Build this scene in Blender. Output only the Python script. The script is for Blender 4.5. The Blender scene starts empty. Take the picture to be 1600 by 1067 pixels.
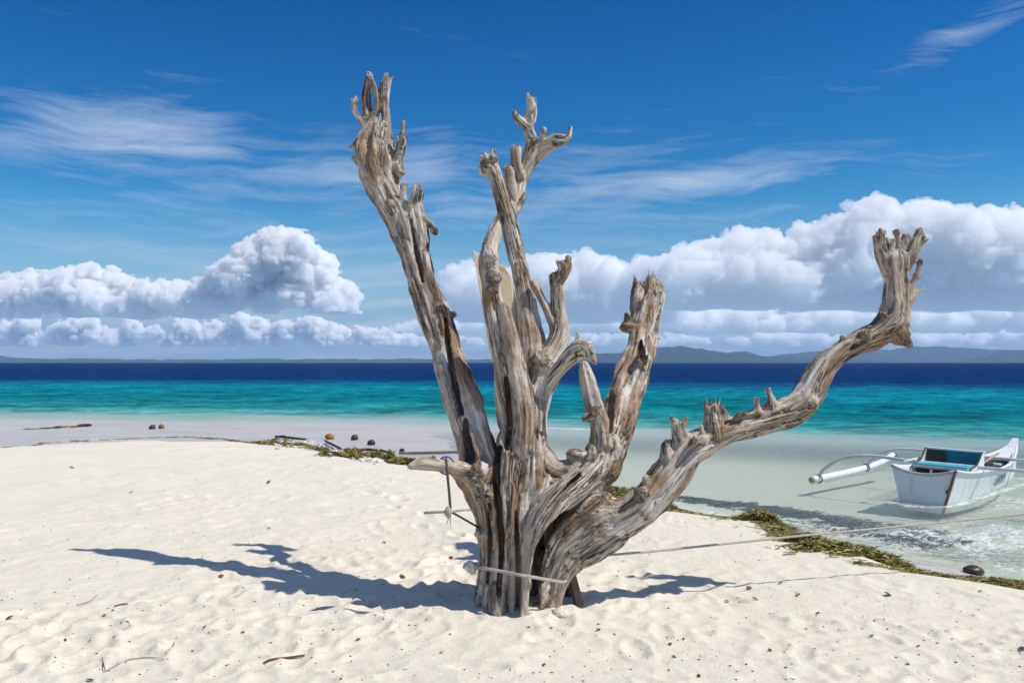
import bpy, math, random
import numpy as np
from mathutils import Vector, Matrix

random.seed(7)
rng = np.random.default_rng(7)
sc = bpy.context.scene
C = sc.collection
R = math.radians

# ------------------------------------------------------------------ camera
FPX, IMW, IMH, HOR = 1505.0, 1600.0, 1067.0, 566.0
CAMH = 1.6
PITCH = math.atan((HOR - IMH / 2) / FPX)
cam_d = bpy.data.cameras.new('camera')
cam = bpy.data.objects.new('camera', cam_d)
C.objects.link(cam)
cam_d.sensor_width = 36.0
cam_d.lens = 36.0 * FPX / IMW
cam_d.clip_start = 0.05
cam_d.clip_end = 60000
cam.location = (0, 0, CAMH)
cam.rotation_euler = (math.pi / 2 + PITCH, 0, 0)
sc.camera = cam

# ------------------------------------------------------------------ light
LIGHT = Vector((-0.68, 0.18, -1.0)).normalized()      # the way sunlight travels
SUN_EL = math.asin(-LIGHT.z)
SUN_AZ = math.atan2(-LIGHT.x, -LIGHT.y)               # clockwise from +Y
sun_d = bpy.data.lights.new('sun', 'SUN')
sun_d.energy = 4.4
sun_d.angle = R(0.53)
sun_d.color = (1.0, 0.955, 0.88)
sun = bpy.data.objects.new('sun', sun_d)
sun.rotation_euler = LIGHT.to_track_quat('-Z', 'Y').to_euler()
sun.location = (4, 0, 8)
C.objects.link(sun)

sc.view_settings.view_transform = 'Standard'
sc.view_settings.look = 'None'
sc.view_settings.exposure = 0.0
sc.view_settings.gamma = 1.0
sc.view_settings.use_curve_mapping = False
cy = sc.cycles
cy.max_bounces = 20
cy.volume_bounces = 20
cy.diffuse_bounces = 3
cy.glossy_bounces = 3
cy.transparent_max_bounces = 16
cy.use_denoising = True
cy.use_adaptive_sampling = True
cy.adaptive_threshold = 0.02


# ------------------------------------------------------------------ node helper
class NT:
    def __init__(s, tree):
        s.t = tree
        tree.nodes.clear()

    def n(s, typ, ins=None, **kw):
        nd = s.t.nodes.new(typ)
        for k, v in kw.items():
            setattr(nd, k, v)
        for k, v in (ins or {}).items():
            sock = nd.inputs[k]
            if isinstance(v, bpy.types.NodeSocket):
                s.t.links.new(v, sock)
            else:
                if sock.type == 'RGBA' and len(v) == 3:
                    v = (*v, 1)
                sock.default_value = v
        return nd

    def m(s, op, a, b=0.0, c=0.0, clamp=False):
        nd = s.t.nodes.new('ShaderNodeMath')
        nd.operation = op
        nd.use_clamp = clamp
        for i, v in enumerate((a, b, c)):
            if isinstance(v, bpy.types.NodeSocket):
                s.t.links.new(v, nd.inputs[i])
            else:
                nd.inputs[i].default_value = v
        return nd.outputs[0]

    def mix(s, f, a, b, blend='MIX'):
        nd = s.t.nodes.new('ShaderNodeMix')
        nd.data_type = 'RGBA'
        nd.blend_type = blend
        for i, v in ((0, f), (6, a), (7, b)):
            if isinstance(v, bpy.types.NodeSocket):
                s.t.links.new(v, nd.inputs[i])
            else:
                nd.inputs[i].default_value = (*v, 1) if (i and len(v) == 3) else v
        return nd.outputs[2]

    def ramp(s, f, stops, interp='LINEAR'):
        nd = s.t.nodes.new('ShaderNodeValToRGB')
        cr = nd.color_ramp
        cr.interpolation = interp
        while len(cr.elements) < len(stops):
            cr.elements.new(0.5)
        for e, (p, c) in zip(cr.elements, stops):
            e.position = p
            e.color = (c, c, c, 1) if isinstance(c, (int, float)) else (*c, 1)
        s.t.links.new(f, nd.inputs[0])
        return nd.outputs[0]

    def smooth(s, x, lo, hi):
        nd = s.n('ShaderNodeMapRange', {'Value': x, 'From Min': lo, 'From Max': hi}, interpolation_type='SMOOTHSTEP')
        return nd.outputs[0]

    def noise(s, vec, scale, detail=4, rough=0.55, dist=0.0):
        nd = s.n('ShaderNodeTexNoise', {'Scale': scale, 'Detail': detail, 'Roughness': rough, 'Distortion': dist})
        if vec is not None:
            s.t.links.new(vec, nd.inputs['Vector'])
        return nd.outputs[0]

    def mapping(s, vec, scale=(1, 1, 1), rot=(0, 0, 0), loc=(0, 0, 0)):
        return s.n('ShaderNodeMapping', {'Vector': vec, 'Scale': scale, 'Rotation': rot, 'Location': loc}).outputs[0]

    def bump(s, h, strength, dist, normal=None):
        d = {'Height': h, 'Strength': strength, 'Distance': dist}
        if normal is not None:
            d['Normal'] = normal
        return s.n('ShaderNodeBump', d).outputs[0]

    def out(s, surf=None, vol=None):
        o = s.t.nodes.new('ShaderNodeOutputMaterial')
        if surf is not None:
            s.t.links.new(surf, o.inputs['Surface'])
        if vol is not None:
            s.t.links.new(vol, o.inputs['Volume'])


def newmat(name):
    m = bpy.data.materials.new(name)
    m.use_nodes = True
    return m, NT(m.node_tree)


def simple(name, col, rough=0.6, var=0.15, scale=12.0, bump=0.0, metal=0.0, spec=0.5):
    m, t = newmat(name)
    tc = t.n('ShaderNodeTexCoord').outputs['Object']
    f = t.noise(tc, scale, 5, 0.6)
    dk = tuple(c * (1 - var) for c in col)
    lt = tuple(min(1, c * (1 + var)) for c in col)
    c = t.ramp(f, [(0.3, dk), (0.7, lt)])
    ins = {'Base Color': c, 'Roughness': rough, 'Metallic': metal, 'Specular IOR Level': spec}
    if bump:
        ins['Normal'] = t.bump(t.noise(tc, scale * 3, 4, 0.6), 0.6, bump)
    t.out(t.n('ShaderNodeBsdfPrincipled', ins).outputs[0])
    return m


# ------------------------------------------------------------------ world: sky with high thin cloud
w = bpy.data.worlds.new('World')
sc.world = w
w.use_nodes = True
t = NT(w.node_tree)
sky = t.n('ShaderNodeTexSky', sky_type='NISHITA', sun_disc=False, sun_elevation=SUN_EL, sun_rotation=SUN_AZ,
          altitude=0.0, air_density=1.0, dust_density=0.15, ozone_density=2.5)
dirv = t.n('ShaderNodeTexCoord').outputs['Generated']
sp = t.n('ShaderNodeSeparateXYZ', {0: dirv})
az = t.m('ARCTAN2', sp.outputs[0], sp.outputs[1])
el = t.m('ARCSINE', sp.outputs[2])
ae = t.n('ShaderNodeCombineXYZ', {0: az, 1: el, 2: 0.0}).outputs[0]
# deep, polarised tropical blue
hs = t.n('ShaderNodeHueSaturation', {'Hue': 0.488, 'Saturation': 1.5, 'Value': 0.095, 'Color': sky.outputs[0]}).outputs[0]
hs = t.n('ShaderNodeGamma', {'Color': hs, 'Gamma': 1.5}).outputs[0]
hs = t.mix(1.0, hs, (14.0, 14.0, 14.6), 'MULTIPLY')
# wind-drawn cirrus: noise stretched along the wind, thinned by a broader noise
wv = t.noise(ae, 5.0, 2, 0.6)
warp = t.n('ShaderNodeVectorMath', {0: ae, 1: t.n('ShaderNodeCombineXYZ', {0: 0.0, 1: t.m('MULTIPLY', wv, 0.05), 2: 0.0}).outputs[0]}, operation='ADD').outputs[0]
c1 = t.noise(t.mapping(warp, (3.6, 24, 1), (0, 0, R(6)), (0.3, 0.1, 0)), 1.6, 6, 0.62, 0.6)
c2 = t.noise(t.mapping(warp, (7, 60, 1), (0, 0, R(10)), (3.3, 1.1, 0)), 1.5, 5, 0.68, 0.3)


def gauss(px, py, sx, sy, tilt=0.0):
    a0 = math.atan((px - 800) / FPX)
    e0 = (HOR - py) / FPX
    da = t.m('SUBTRACT', az, a0)
    de = t.m('SUBTRACT', t.m('SUBTRACT', el, e0), t.m('MULTIPLY', da, tilt))
    q = t.m('ADD', t.m('POWER', t.m('ABSOLUTE', t.m('DIVIDE', da, sx / FPX)), 2.0),
            t.m('POWER', t.m('ABSOLUTE', t.m('DIVIDE', de, sy / FPX)), 2.0))
    return t.m('EXPONENT', t.m('MULTIPLY', q, -1.0))


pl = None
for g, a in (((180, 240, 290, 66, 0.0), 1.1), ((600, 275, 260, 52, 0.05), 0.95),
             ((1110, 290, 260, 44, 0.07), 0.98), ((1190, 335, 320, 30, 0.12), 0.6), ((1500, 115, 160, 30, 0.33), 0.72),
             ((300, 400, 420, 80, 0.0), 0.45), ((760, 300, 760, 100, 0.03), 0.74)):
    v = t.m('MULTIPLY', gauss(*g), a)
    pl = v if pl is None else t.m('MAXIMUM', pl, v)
pl = t.m('MAXIMUM', pl, t.m('ADD', 0.10, t.m('MULTIPLY', t.smooth(el, 0.40, 0.75), 0.75)))  # thicker unseen cirrus overhead, added to whiten the sky light in shadows
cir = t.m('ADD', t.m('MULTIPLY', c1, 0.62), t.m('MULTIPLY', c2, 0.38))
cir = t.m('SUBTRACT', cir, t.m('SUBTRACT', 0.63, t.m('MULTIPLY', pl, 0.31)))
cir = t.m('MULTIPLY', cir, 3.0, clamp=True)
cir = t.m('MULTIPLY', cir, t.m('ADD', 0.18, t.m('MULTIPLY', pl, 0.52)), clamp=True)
# pale layered haze cloud low over the sea
lb = t.noise(t.mapping(warp, (2.2, 26, 1), (0, 0, 0), (1.7, 0.4, 0)), 2.2, 4, 0.6, 0.4)
low = t.m('MULTIPLY', t.smooth(lb, 0.40, 0.66), t.smooth(el, 0.17, 0.03))
low = t.m('MULTIPLY', low, 0.55)
veil = t.m('MULTIPLY', t.smooth(el, 0.17, 0.01), 0.92)
colr = t.mix(veil, hs, (2.7, 4.5, 6.7))
colr = t.mix(low, colr, (6.0, 6.7, 7.6))
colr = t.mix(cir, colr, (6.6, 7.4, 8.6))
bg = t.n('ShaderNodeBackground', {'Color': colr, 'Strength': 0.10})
w.cycles.sampling_method = 'MANUAL'
w.cycles.sample_map_resolution = 512
wo = t.n('ShaderNodeOutputWorld')
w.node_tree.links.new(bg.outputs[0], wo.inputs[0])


# ------------------------------------------------------------------ helpers
def P(x, y, Y):
    """point of the place seen at photograph position x, y and standing Y metres ahead of the camera"""
    dx, dy = (x - IMW / 2) / FPX, (IMH / 2 - y) / FPX
    c, s = math.cos(PITCH), math.sin(PITCH)
    fy, fz = c - dy * s, s + dy * c
    k = Y / fy
    return Vector((dx * k, Y, CAMH + fz * k))


def G(x, y, z=0.0):
    """point at height z seen at photograph position x, y"""
    a = P(x, y, 1.0)
    k = (z - CAMH) / (a.z - CAMH)
    return Vector((a.x * k, k, z))


def tag(o, label=None, cat=None, group=None, kind=None):
    if label:
        o['label'] = label
    if cat:
        o['category'] = cat
    if group:
        o['group'] = group
    if kind:
        o['kind'] = kind
    return o


def empty(name, loc=(0, 0, 0), rot=(0, 0, 0)):
    o = bpy.data.objects.new(name, None)
    o.empty_display_size = 0.1
    o.location = loc
    o.rotation_euler = rot
    C.objects.link(o)
    return o


def mesh_obj(name, verts, faces, mat, parent=None, smooth=False, loc=(0, 0, 0)):
    me = bpy.data.meshes.new(name)
    if isinstance(verts, np.ndarray):
        nv, nf = len(verts), len(faces)
        k = faces.shape[1]
        me.vertices.add(nv)
        me.vertices.foreach_set('co', verts.astype(np.float32).ravel())
        me.loops.add(nf * k)
        me.loops.foreach_set('vertex_index', faces.astype(np.int32).ravel())
        me.polygons.add(nf)
        me.polygons.foreach_set('loop_start', np.arange(0, nf * k, k, dtype=np.int32))
        me.update(calc_edges=True)
    else:
        me.from_pydata([tuple(v) for v in verts], [], faces)
        me.update()
    if smooth:
        me.polygons.foreach_set('use_smooth', [True] * len(me.polygons))
    me.materials.append(mat)
    o = bpy.data.objects.new(name, me)
    o.location = loc
    C.objects.link(o)
    if parent:
        o.parent = parent
    return o


def hash3(ix, iy, iz, seed):
    h = (ix.astype(np.uint32) * np.uint32(374761393) + iy.astype(np.uint32) * np.uint32(668265263)
         + iz.astype(np.uint32) * np.uint32(2147483647) + np.uint32(seed * 974711 % 4294967291))
    h = (h ^ (h >> np.uint32(13))) * np.uint32(1274126177)
    h = (h ^ (h >> np.uint32(15))) * np.uint32(2246822519)
    h = h ^ (h >> np.uint32(16))
    return h.astype(np.float32) / np.float32(4294967295.0)


def vnoise(x, y, z, seed=0):
    x = np.asarray(x, np.float32); y = np.asarray(y, np.float32); z = np.asarray(z, np.float32)
    x, y, z = np.broadcast_arrays(x, y, z)
    fx, fy, fz = np.floor(x), np.floor(y), np.floor(z)
    ix, iy, iz = fx.astype(np.int32), fy.astype(np.int32), fz.astype(np.int32)
    x, y, z = x - fx, y - fy, z - fz
    x = x * x * x * (x * (x * 6 - 15) + 10)
    y = y * y * y * (y * (y * 6 - 15) + 10)
    z = z * z * z * (z * (z * 6 - 15) + 10)
    r = 0
    for a in (0, 1):
        wx = x if a else 1 - x
        for b in (0, 1):
            wy = y if b else 1 - y
            for c in (0, 1):
                wz = z if c else 1 - z
                r = r + hash3(ix + a, iy + b, iz + c, seed) * (wx * wy * wz)
    return r * 2 - 1


def fbm(x, y, z, octv=4, gain=0.5, seed=0):
    r, a, f = 0, 1.0, 1.0
    for i in range(octv):
        r = r + a * vnoise(x * f + 17.3 * i, y * f + 5.1 * i, z * f - 9.7 * i, seed + i)
        a *= gain
        f *= 2.03
    return r


def surface_nets(D, org, h):
    """skin of the solid D < 0 as quads"""
    ins = D < 0
    n = np.zeros(tuple(s - 1 for s in D.shape), np.uint8)
    corners = [(a, b, c) for a in (0, 1) for b in (0, 1) for c in (0, 1)]
    sl = lambda a, N: slice(a, N - 1 + a)
    for a, b, c in corners:
        n += ins[sl(a, D.shape[0]), sl(b, D.shape[1]), sl(c, D.shape[2])]
    act = (n > 0) & (n < 8)
    I, J, K = np.nonzero(act)
    vid = np.full(n.shape, -1, np.int32)
    vid[I, J, K] = np.arange(len(I))
    val = {cn: D[I + cn[0], J + cn[1], K + cn[2]] for cn in corners}
    acc = np.zeros((len(I), 3), np.float32)
    cnt = np.zeros(len(I), np.float32)
    for cn in corners:
        for ax in range(3):
            if cn[ax] == 0:
                c2_ = tuple(1 if q == ax else cn[q] for q in range(3))
                v0, v1 = val[cn], val[c2_]
                mk = (v0 < 0) != (v1 < 0)
                tt = np.where(mk, v0 / np.where(mk, v0 - v1, 1), 0)
                for q in range(3):
                    acc[:, q] += np.where(mk, (tt if q == ax else cn[q]), 0)
                cnt += mk
    V = acc / cnt[:, None] + np.stack([I, J, K], 1)
    V = V * h + np.asarray(org, np.float32)
    faces = []
    for ax in range(3):
        b, c = (ax + 1) % 3, (ax + 2) % 3
        s0 = [slice(None)] * 3; s1 = [slice(None)] * 3
        s0[ax] = slice(0, D.shape[ax] - 1); s1[ax] = slice(1, D.shape[ax])
        A, B = ins[tuple(s0)], ins[tuple(s1)]
        E = np.nonzero(A != B)
        keep = (E[b] > 0) & (E[c] > 0) & (E[b] < D.shape[b] - 1) & (E[c] < D.shape[c] - 1)
        E = [e[keep] for e in E]
        flip = ~A[tuple(E)]

        def cell(db, dc):
            q = [e.copy() for e in E]
            q[b] -= db; q[c] -= dc
            return vid[tuple(q)]
        f = np.stack([cell(1, 1), cell(0, 1), cell(0, 0), cell(1, 0)], 1)
        f[flip] = f[flip][:, ::-1]
        faces.append(f)
    F = np.concatenate(faces)
    F = F[(F >= 0).all(1)]
    return V.astype(np.float32), F


def set_attr(me, name, typ, data, dom='POINT'):
    a = me.attributes.new(name, typ, dom)
    a.data.foreach_set('vector' if typ == 'FLOAT_VECTOR' else 'value', np.asarray(data, np.float32).ravel())


def catmull(pts, n=8):
    pts = [np.array(p, float) for p in pts]
    q = [2 * pts[0] - pts[1]] + pts + [2 * pts[-1] - pts[-2]]
    out = []
    for i in range(1, len(q) - 2):
        for j in range(n):
            u = j / n
            a, b, c, d = q[i - 1], q[i], q[i + 1], q[i + 2]
            out.append(0.5 * (2 * b + (c - a) * u + (2 * a - 5 * b + 4 * c - d) * u * u + (3 * b - a - 3 * c + d) * u ** 3))
    out.append(q[-2])
    return np.array(out)


def tube_data(path, radii, seg=10, cap=True):
    path = [Vector(p) for p in path]
    n = len(path)
    if not hasattr(radii, '__len__'):
        radii = [radii] * n
    V, F = [], []
    tan = [(path[min(i + 1, n - 1)] - path[max(i - 1, 0)]).normalized() for i in range(n)]
    u = tan[0].orthogonal().normalized()
    for i in range(n):
        u = (u - tan[i] * u.dot(tan[i])).normalized()
        v = tan[i].cross(u)
        for k in range(seg):
            a = 2 * math.pi * k / seg
            V.append(path[i] + (u * math.cos(a) + v * math.sin(a)) * radii[i])
    for i in range(n - 1):
        for k in range(seg):
            k2 = (k + 1) % seg
            F.append((i * seg + k, i * seg + k2, (i + 1) * seg + k2, (i + 1) * seg + k))
    if cap:
        F.append(tuple(range(seg))[::-1])
        F.append(tuple((n - 1) * seg + k for k in range(seg)))
    return V, F


def tube(name, path, radii, mat, parent=None, seg=10, origin=None):
    V, F = tube_data(path, radii, seg)
    if origin is not None:
        V = [v - Vector(origin) for v in V]
    return mesh_obj(name, V, F, mat, parent, True, origin if (origin is not None and parent is None) else (0, 0, 0))


def box_data(sx, sy, sz, bev=0.0):
    import bmesh
    bm = bmesh.new()
    bmesh.ops.create_cube(bm, size=1.0)
    for v in bm.verts:
        v.co = Vector((v.co.x * sx, v.co.y * sy, v.co.z * sz))
    if bev:
        bmesh.ops.bevel(bm, geom=bm.edges[:], offset=bev, segments=2, affect='EDGES', profile=0.5)
    bm.verts.index_update()
    V = [v.co.copy() for v in bm.verts]
    F = [tuple(v.index for v in f.verts) for f in bm.faces]
    bm.free()
    return V, F


# ------------------------------------------------------------------ ground: sand spit, wet flats, seabed
ZW = -0.35                                   # water level
BERM = [(-60, -4), (-25, 12.5), (-14, 16.6), (-9.8, 18.4), (-7.9, 20.2), (-6.2, 20.0), (-4.6, 18.7), (-3.0, 16.6), (-1.6, 15.0), (-0.2, 13.2),
        (1.12, 11.3), (2.3, 9.85), (2.75, 8.7), (3.1, 7.75), (3.6, 6.85), (4.3, 5.2), (5.5, 1.0), (9, -8), (20, -60)]
EDGE = [(-7000, 60), (-60, 34), (-16.6, 31.6), (-8, 31.0), (-1.9, 29.4), (3.7, 28.0), (7.7, 26.0), (12.6, 24.0), (40, 15), (7000, -40)]


def berm_dist(X, Y):
    d2 = np.full(X.shape, 1e9)
    for (x0, y0), (x1, y1) in zip(BERM[:-1], BERM[1:]):
        ex, ey = x1 - x0, y1 - y0
        tt = np.clip(((X - x0) * ex + (Y - y0) * ey) / (ex * ex + ey * ey), 0, 1)
        d2 = np.minimum(d2, (X - x0 - tt * ex) ** 2 + (Y - y0 - tt * ey) ** 2)
    d = np.sqrt(d2)
    poly = BERM + [(-60, -60)]
    inside = np.zeros(X.shape, bool)
    for (x0, y0), (x1, y1) in zip(poly, poly[1:] + poly[:1]):
        if y0 == y1:
            continue
        cr = (y0 > Y) != (y1 > Y)
        inside ^= cr & (X < (x1 - x0) * (Y - y0) / (y1 - y0) + x0)
    return np.where(inside, -d, d)


def sstep(x, a, b):
    q = np.clip((x - a) / (b - a), 0, 1)
    return q * q * (3 - 2 * q)


def terrain(X, Y):
    d = berm_dist(X, Y) + 0.22 * vnoise(X * 0.9, Y * 0.9, 0, 3) + 0.10 * vnoise(X * 2.7, Y * 2.7, 0, 4)
    A = 0.285 + 0.20 * sstep(X + 0.10 * (Y - 20), -2.5, 3.0) + 0.16 * sstep(X, 3, 12)
    z = np.where(d > 0, -A * (1 - np.exp(-(d / 1.25) ** 1.25)), 0.0)
    z = z + 0.03 * np.clip(-d, 0, 1.0) - 0.03
    z = z + np.where(d > 1.5, 0.02 * vnoise(X * 0.35, Y * 0.55, 0, 11), 0)
    e = Y - np.interp(X, [p[0] for p in EDGE], [p[1] for p in EDGE]) + 0.8 * vnoise(X * 0.12, Y * 0.05, 0, 21)
    dep = np.interp(e, [-1.5, 0, 2, 12, 50, 100, 200, 400], [0, 0.05, 0.28, 1.1, 3.0, 7.0, 8.2, 8.3])
    z = np.where(d > 3, np.minimum(z, np.maximum(z, ZW + 0.02) * 0 + z) - dep, z)
    return np.maximum(z, -8.6), d


def spaced(a, b, fine, growth, mx):
    out, x, s = [a], a, fine
    while x < b:
        x += s
        s = min(s * growth, mx)
        out.append(x)
    return out


xs_r = spaced(0, 4.2, 0.016, 1.0, 1) + spaced(4.25, 40, 0.03, 1.03, 3)[0:] + [60, 120, 300, 900, 2500, 6800]
xs = np.array([-v for v in xs_r[::-1]] + xs_r[1:], float)
ys = np.array([-55, -20, -6, 0, 2.5, 3.4] + spaced(4.0, 34, 0.016, 1.0058, 0.2) + spaced(35, 300, 1.2, 1.12, 60) + [500, 900, 2000, 5000, 10800], float)
XX, YY = np.meshgrid(xs, ys)
ZZ, DD = terrain(XX, YY)
dry = sstep(-DD, -0.15, 0.5)
# trodden sand: many overlapping footprints, windblown lumps between them
rel = np.zeros_like(ZZ)
near = (YY > 3) & (YY < 26) & (np.abs(XX) < 14)
rel[near] = 0.0045 * fbm(XX[near] * 9, YY[near] * 9, 0, 3, 0.6, 33) + 0.020 * fbm(XX[near] * 2.1, YY[near] * 2.1, 0, 4, 0.55, 31) + 0.020 * vnoise(XX[near] * 0.7, YY[near] * 0.7, 0, 37)
NF = 5200
fy_ = 4.0 + 18 * rng.random(NF) ** 1.5
fx_ = (rng.random(NF) * 2 - 1) * (2.6 + fy_ * 0.56)
patchy = np.clip(0.75 + 0.9 * fbm(fx_ * 0.55, fy_ * 0.55, 0, 3, 0.5, 91), 0.15, 1.7)
steps = []                                     # walked tracks, left and right foot in turn
for x0_, y0_, hd, nst in ((-3.2, 4.3, 0.9, 16), (1.0, 4.2, 1.9, 14), (3.4, 5.0, 2.5, 12), (-1.2, 4.6, 1.35, 10), (-6.0, 9.0, 0.25, 14), (2.2, 4.4, 2.9, 9)):
    for q in range(nst):
        sd_ = 0.10 if q % 2 else -0.10
        steps.append((x0_ + math.cos(hd) * 0.62 * q - math.sin(hd) * sd_, y0_ + math.sin(hd) * 0.62 * q + math.cos(hd) * sd_, hd + rng.normal(0, 0.12)))
NS = len(steps)
fx_ = np.concatenate([fx_, [p[0] for p in steps]])
fy_ = np.concatenate([fy_, [p[1] for p in steps]])
for i in range(NF + NS):
    x0, y0 = fx_[i], fy_[i]
    a = rng.random() * math.pi
    L, Wd = 0.10 + 0.05 * rng.random(), 0.05 + 0.03 * rng.random()
    dp = (0.006 + 0.014 * rng.random()) * (patchy[i] if i < NF else 1)
    if i >= NF:
        a, L, Wd, dp = steps[i - NF][2], 0.145, 0.062, 0.026 + 0.008 * rng.random()
    if y0 > 11:
        L *= 1.3; Wd *= 1.4
    i0, i1 = np.searchsorted(xs, [x0 - 0.35, x0 + 0.35])
    j0, j1 = np.searchsorted(ys, [y0 - 0.35, y0 + 0.35])
    if i1 - i0 < 2 or j1 - j0 < 2:
        continue
    dx, dy = XX[j0:j1, i0:i1] - x0, YY[j0:j1, i0:i1] - y0
    u = dx * math.cos(a) + dy * math.sin(a)
    v = -dx * math.sin(a) + dy * math.cos(a)
    r2 = np.sqrt((u / L) ** 2 + (v / Wd) ** 2) + 0.12 * np.sin(u * 31 + i) * np.cos(v * 37 + i)
    blk = rel[j0:j1, i0:i1]
    keep = 1 - 0.55 * np.exp(-(r2 / 1.1) ** 4)
    rel[j0:j1, i0:i1] = blk * keep - dp * np.exp(-(r2 / 0.95) ** 3) + dp * 0.55 * np.exp(-((r2 - 1.35) / 0.32) ** 2)
ZZ = ZZ + rel * dry * 0.72
ZZ = ZZ + 0.05 * np.exp(-(((XX - 0.05) / 0.75) ** 2 + ((YY - 6.45) / 0.55) ** 2))


def ground_z(x, y):
    i = min(max(np.searchsorted(xs, x), 1), len(xs) - 1)
    j = min(max(np.searchsorted(ys, y), 1), len(ys) - 1)
    a = (x - xs[i - 1]) / (xs[i] - xs[i - 1]); b = (y - ys[j - 1]) / (ys[j] - ys[j - 1])
    return float((ZZ[j - 1, i - 1] * (1 - a) + ZZ[j - 1, i] * a) * (1 - b) + (ZZ[j, i - 1] * (1 - a) + ZZ[j, i] * a) * b)


def ground_zv(x, y):
    i = np.clip(np.searchsorted(xs, x), 1, len(xs) - 1)
    j = np.clip(np.searchsorted(ys, y), 1, len(ys) - 1)
    a = (x - xs[i - 1]) / (xs[i] - xs[i - 1]); b = (y - ys[j - 1]) / (ys[j] - ys[j - 1])
    return (ZZ[j - 1, i - 1] * (1 - a) + ZZ[j - 1, i] * a) * (1 - b) + (ZZ[j, i - 1] * (1 - a) + ZZ[j, i] * a) * b


def ground_at(px, py):
    z = 0.0
    for _ in range(12):
        p = G(px, py, z)
        z = 0.5 * z + 0.5 * ground_z(p.x, p.y)
    return Vector((p.x, p.y, ground_z(p.x, p.y)))


def grid_faces(ny, nx):
    idx = np.arange(ny * nx).reshape(ny, nx)
    return np.stack([idx[:-1, :-1].ravel(), idx[:-1, 1:].ravel(), idx[1:, 1:].ravel(), idx[1:, :-1].ravel()], 1)


m_sand, t = newmat('sand')
tc = t.n('ShaderNodeTexCoord').outputs['Object']
big = t.noise(tc, 0.9, 5, 0.6)
fin = t.noise(tc, 55, 4, 0.7)
grn = t.noise(tc, 420, 2, 0.7)
dryc = t.ramp(big, [(0.3, (0.69, 0.63, 0.505)), (0.7, (0.75, 0.69, 0.565))])
dryc = t.mix(0.35, dryc, t.ramp(fin, [(0.25, (0.58, 0.51, 0.40)), (0.6, (0.80, 0.735, 0.625))]))
speck = t.n('ShaderNodeTexVoronoi', {'Vector': tc, 'Scale': 60.0}, feature='F1')
spm = t.m('MULTIPLY', t.m('LESS_THAN', speck.outputs['Distance'], 0.13), t.m('GREATER_THAN', t.noise(tc, 3.5, 3, 0.7), 0.60))
dryc = t.mix(t.m('MULTIPLY', spm, 0.7), dryc, (0.16, 0.10, 0.06))
wetc = t.ramp(t.noise(t.mapping(tc, (0.5, 1.4, 1)), 1.2, 6, 0.62), [(0.3, (0.45, 0.42, 0.385)), (0.7, (0.57, 0.535, 0.495))])
wet_a = t.n('ShaderNodeAttribute', attribute_name='wet').outputs['Fac']
wetm = t.smooth(t.m('ADD', wet_a, t.m('MULTIPLY', t.m('SUBTRACT', t.noise(tc, 1.7, 5, 0.6), 0.5), 0.5)), 0.35, 0.6)
col = t.mix(wetm, dryc, wetc)
bmp = t.bump(t.noise(tc, 26, 6, 0.72), 0.6, 0.022)
bmp = t.bump(grn, 0.35, 0.004, bmp)
rough = t.m('SUBTRACT', 0.95, t.m('MULTIPLY', wetm, 0.52))
bsd = t.n('ShaderNodeBsdfPrincipled', {'Base Color': col, 'Roughness': rough, 'Specular IOR Level': t.m('ADD', 0.12, t.m('MULTIPLY', wetm, 0.2)), 'Normal': bmp})
t.out(bsd.outputs[0])

g = mesh_obj('sand_ground', np.stack([XX.ravel(), YY.ravel(), ZZ.ravel()], 1), grid_faces(len(ys), len(xs)), m_sand, None, True)
set_attr(g.data, 'wet', 'FLOAT', np.clip(sstep(DD, -0.1, 0.9), 0, 1) * (1 - 0.9 * sstep(ZW - ZZ, 0.0, 0.10)))
tag(g, kind='structure')

# ------------------------------------------------------------------ sea
wxr = spaced(0, 15, 0.045, 1.0, 1) + spaced(15.1, 80, 0.1, 1.06, 8) + [120, 200, 400, 900, 2500, 6800]
wxl = spaced(0.045, 6, 0.05, 1.01, 0.2) + spaced(6.2, 80, 0.2, 1.06, 8) + [120, 200, 400, 900, 2500, 6800]
wx = np.array([-v for v in wxl[::-1]] + wxr, float)
wy = np.array(spaced(3.0, 36, 0.05, 1.002, 0.09) + spaced(36.2, 160, 0.15, 1.012, 1.0) + spaced(162, 2000, 3, 1.2, 400) + [3500, 6000, 10800], float)
WX, WY = np.meshgrid(wx, wy)
TZ, WD = terrain(WX, WY)
dep = ZW - TZ
nearw = (WY < 150) & (np.abs(WX) < 90)
wz = np.zeros_like(WX)
xn, yn = WX[nearw], WY[nearw]
e_n = yn - np.interp(xn, [p[0] for p in EDGE], [p[1] for p in EDGE])
lag = 1 - sstep(e_n, -2, 3)
rip = vnoise(xn * 3.2, yn * 5.5, 0.3, 51) * 0.5 + vnoise(xn * 8, yn * 12, 1.3, 52) * 0.25
sea_w = fbm(xn * 0.35, yn * 0.8, 0.0, 4, 0.5, 61)
wz[nearw] = lag * 0.015 * rip + (1 - lag) * 0.07 * sea_w
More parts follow.
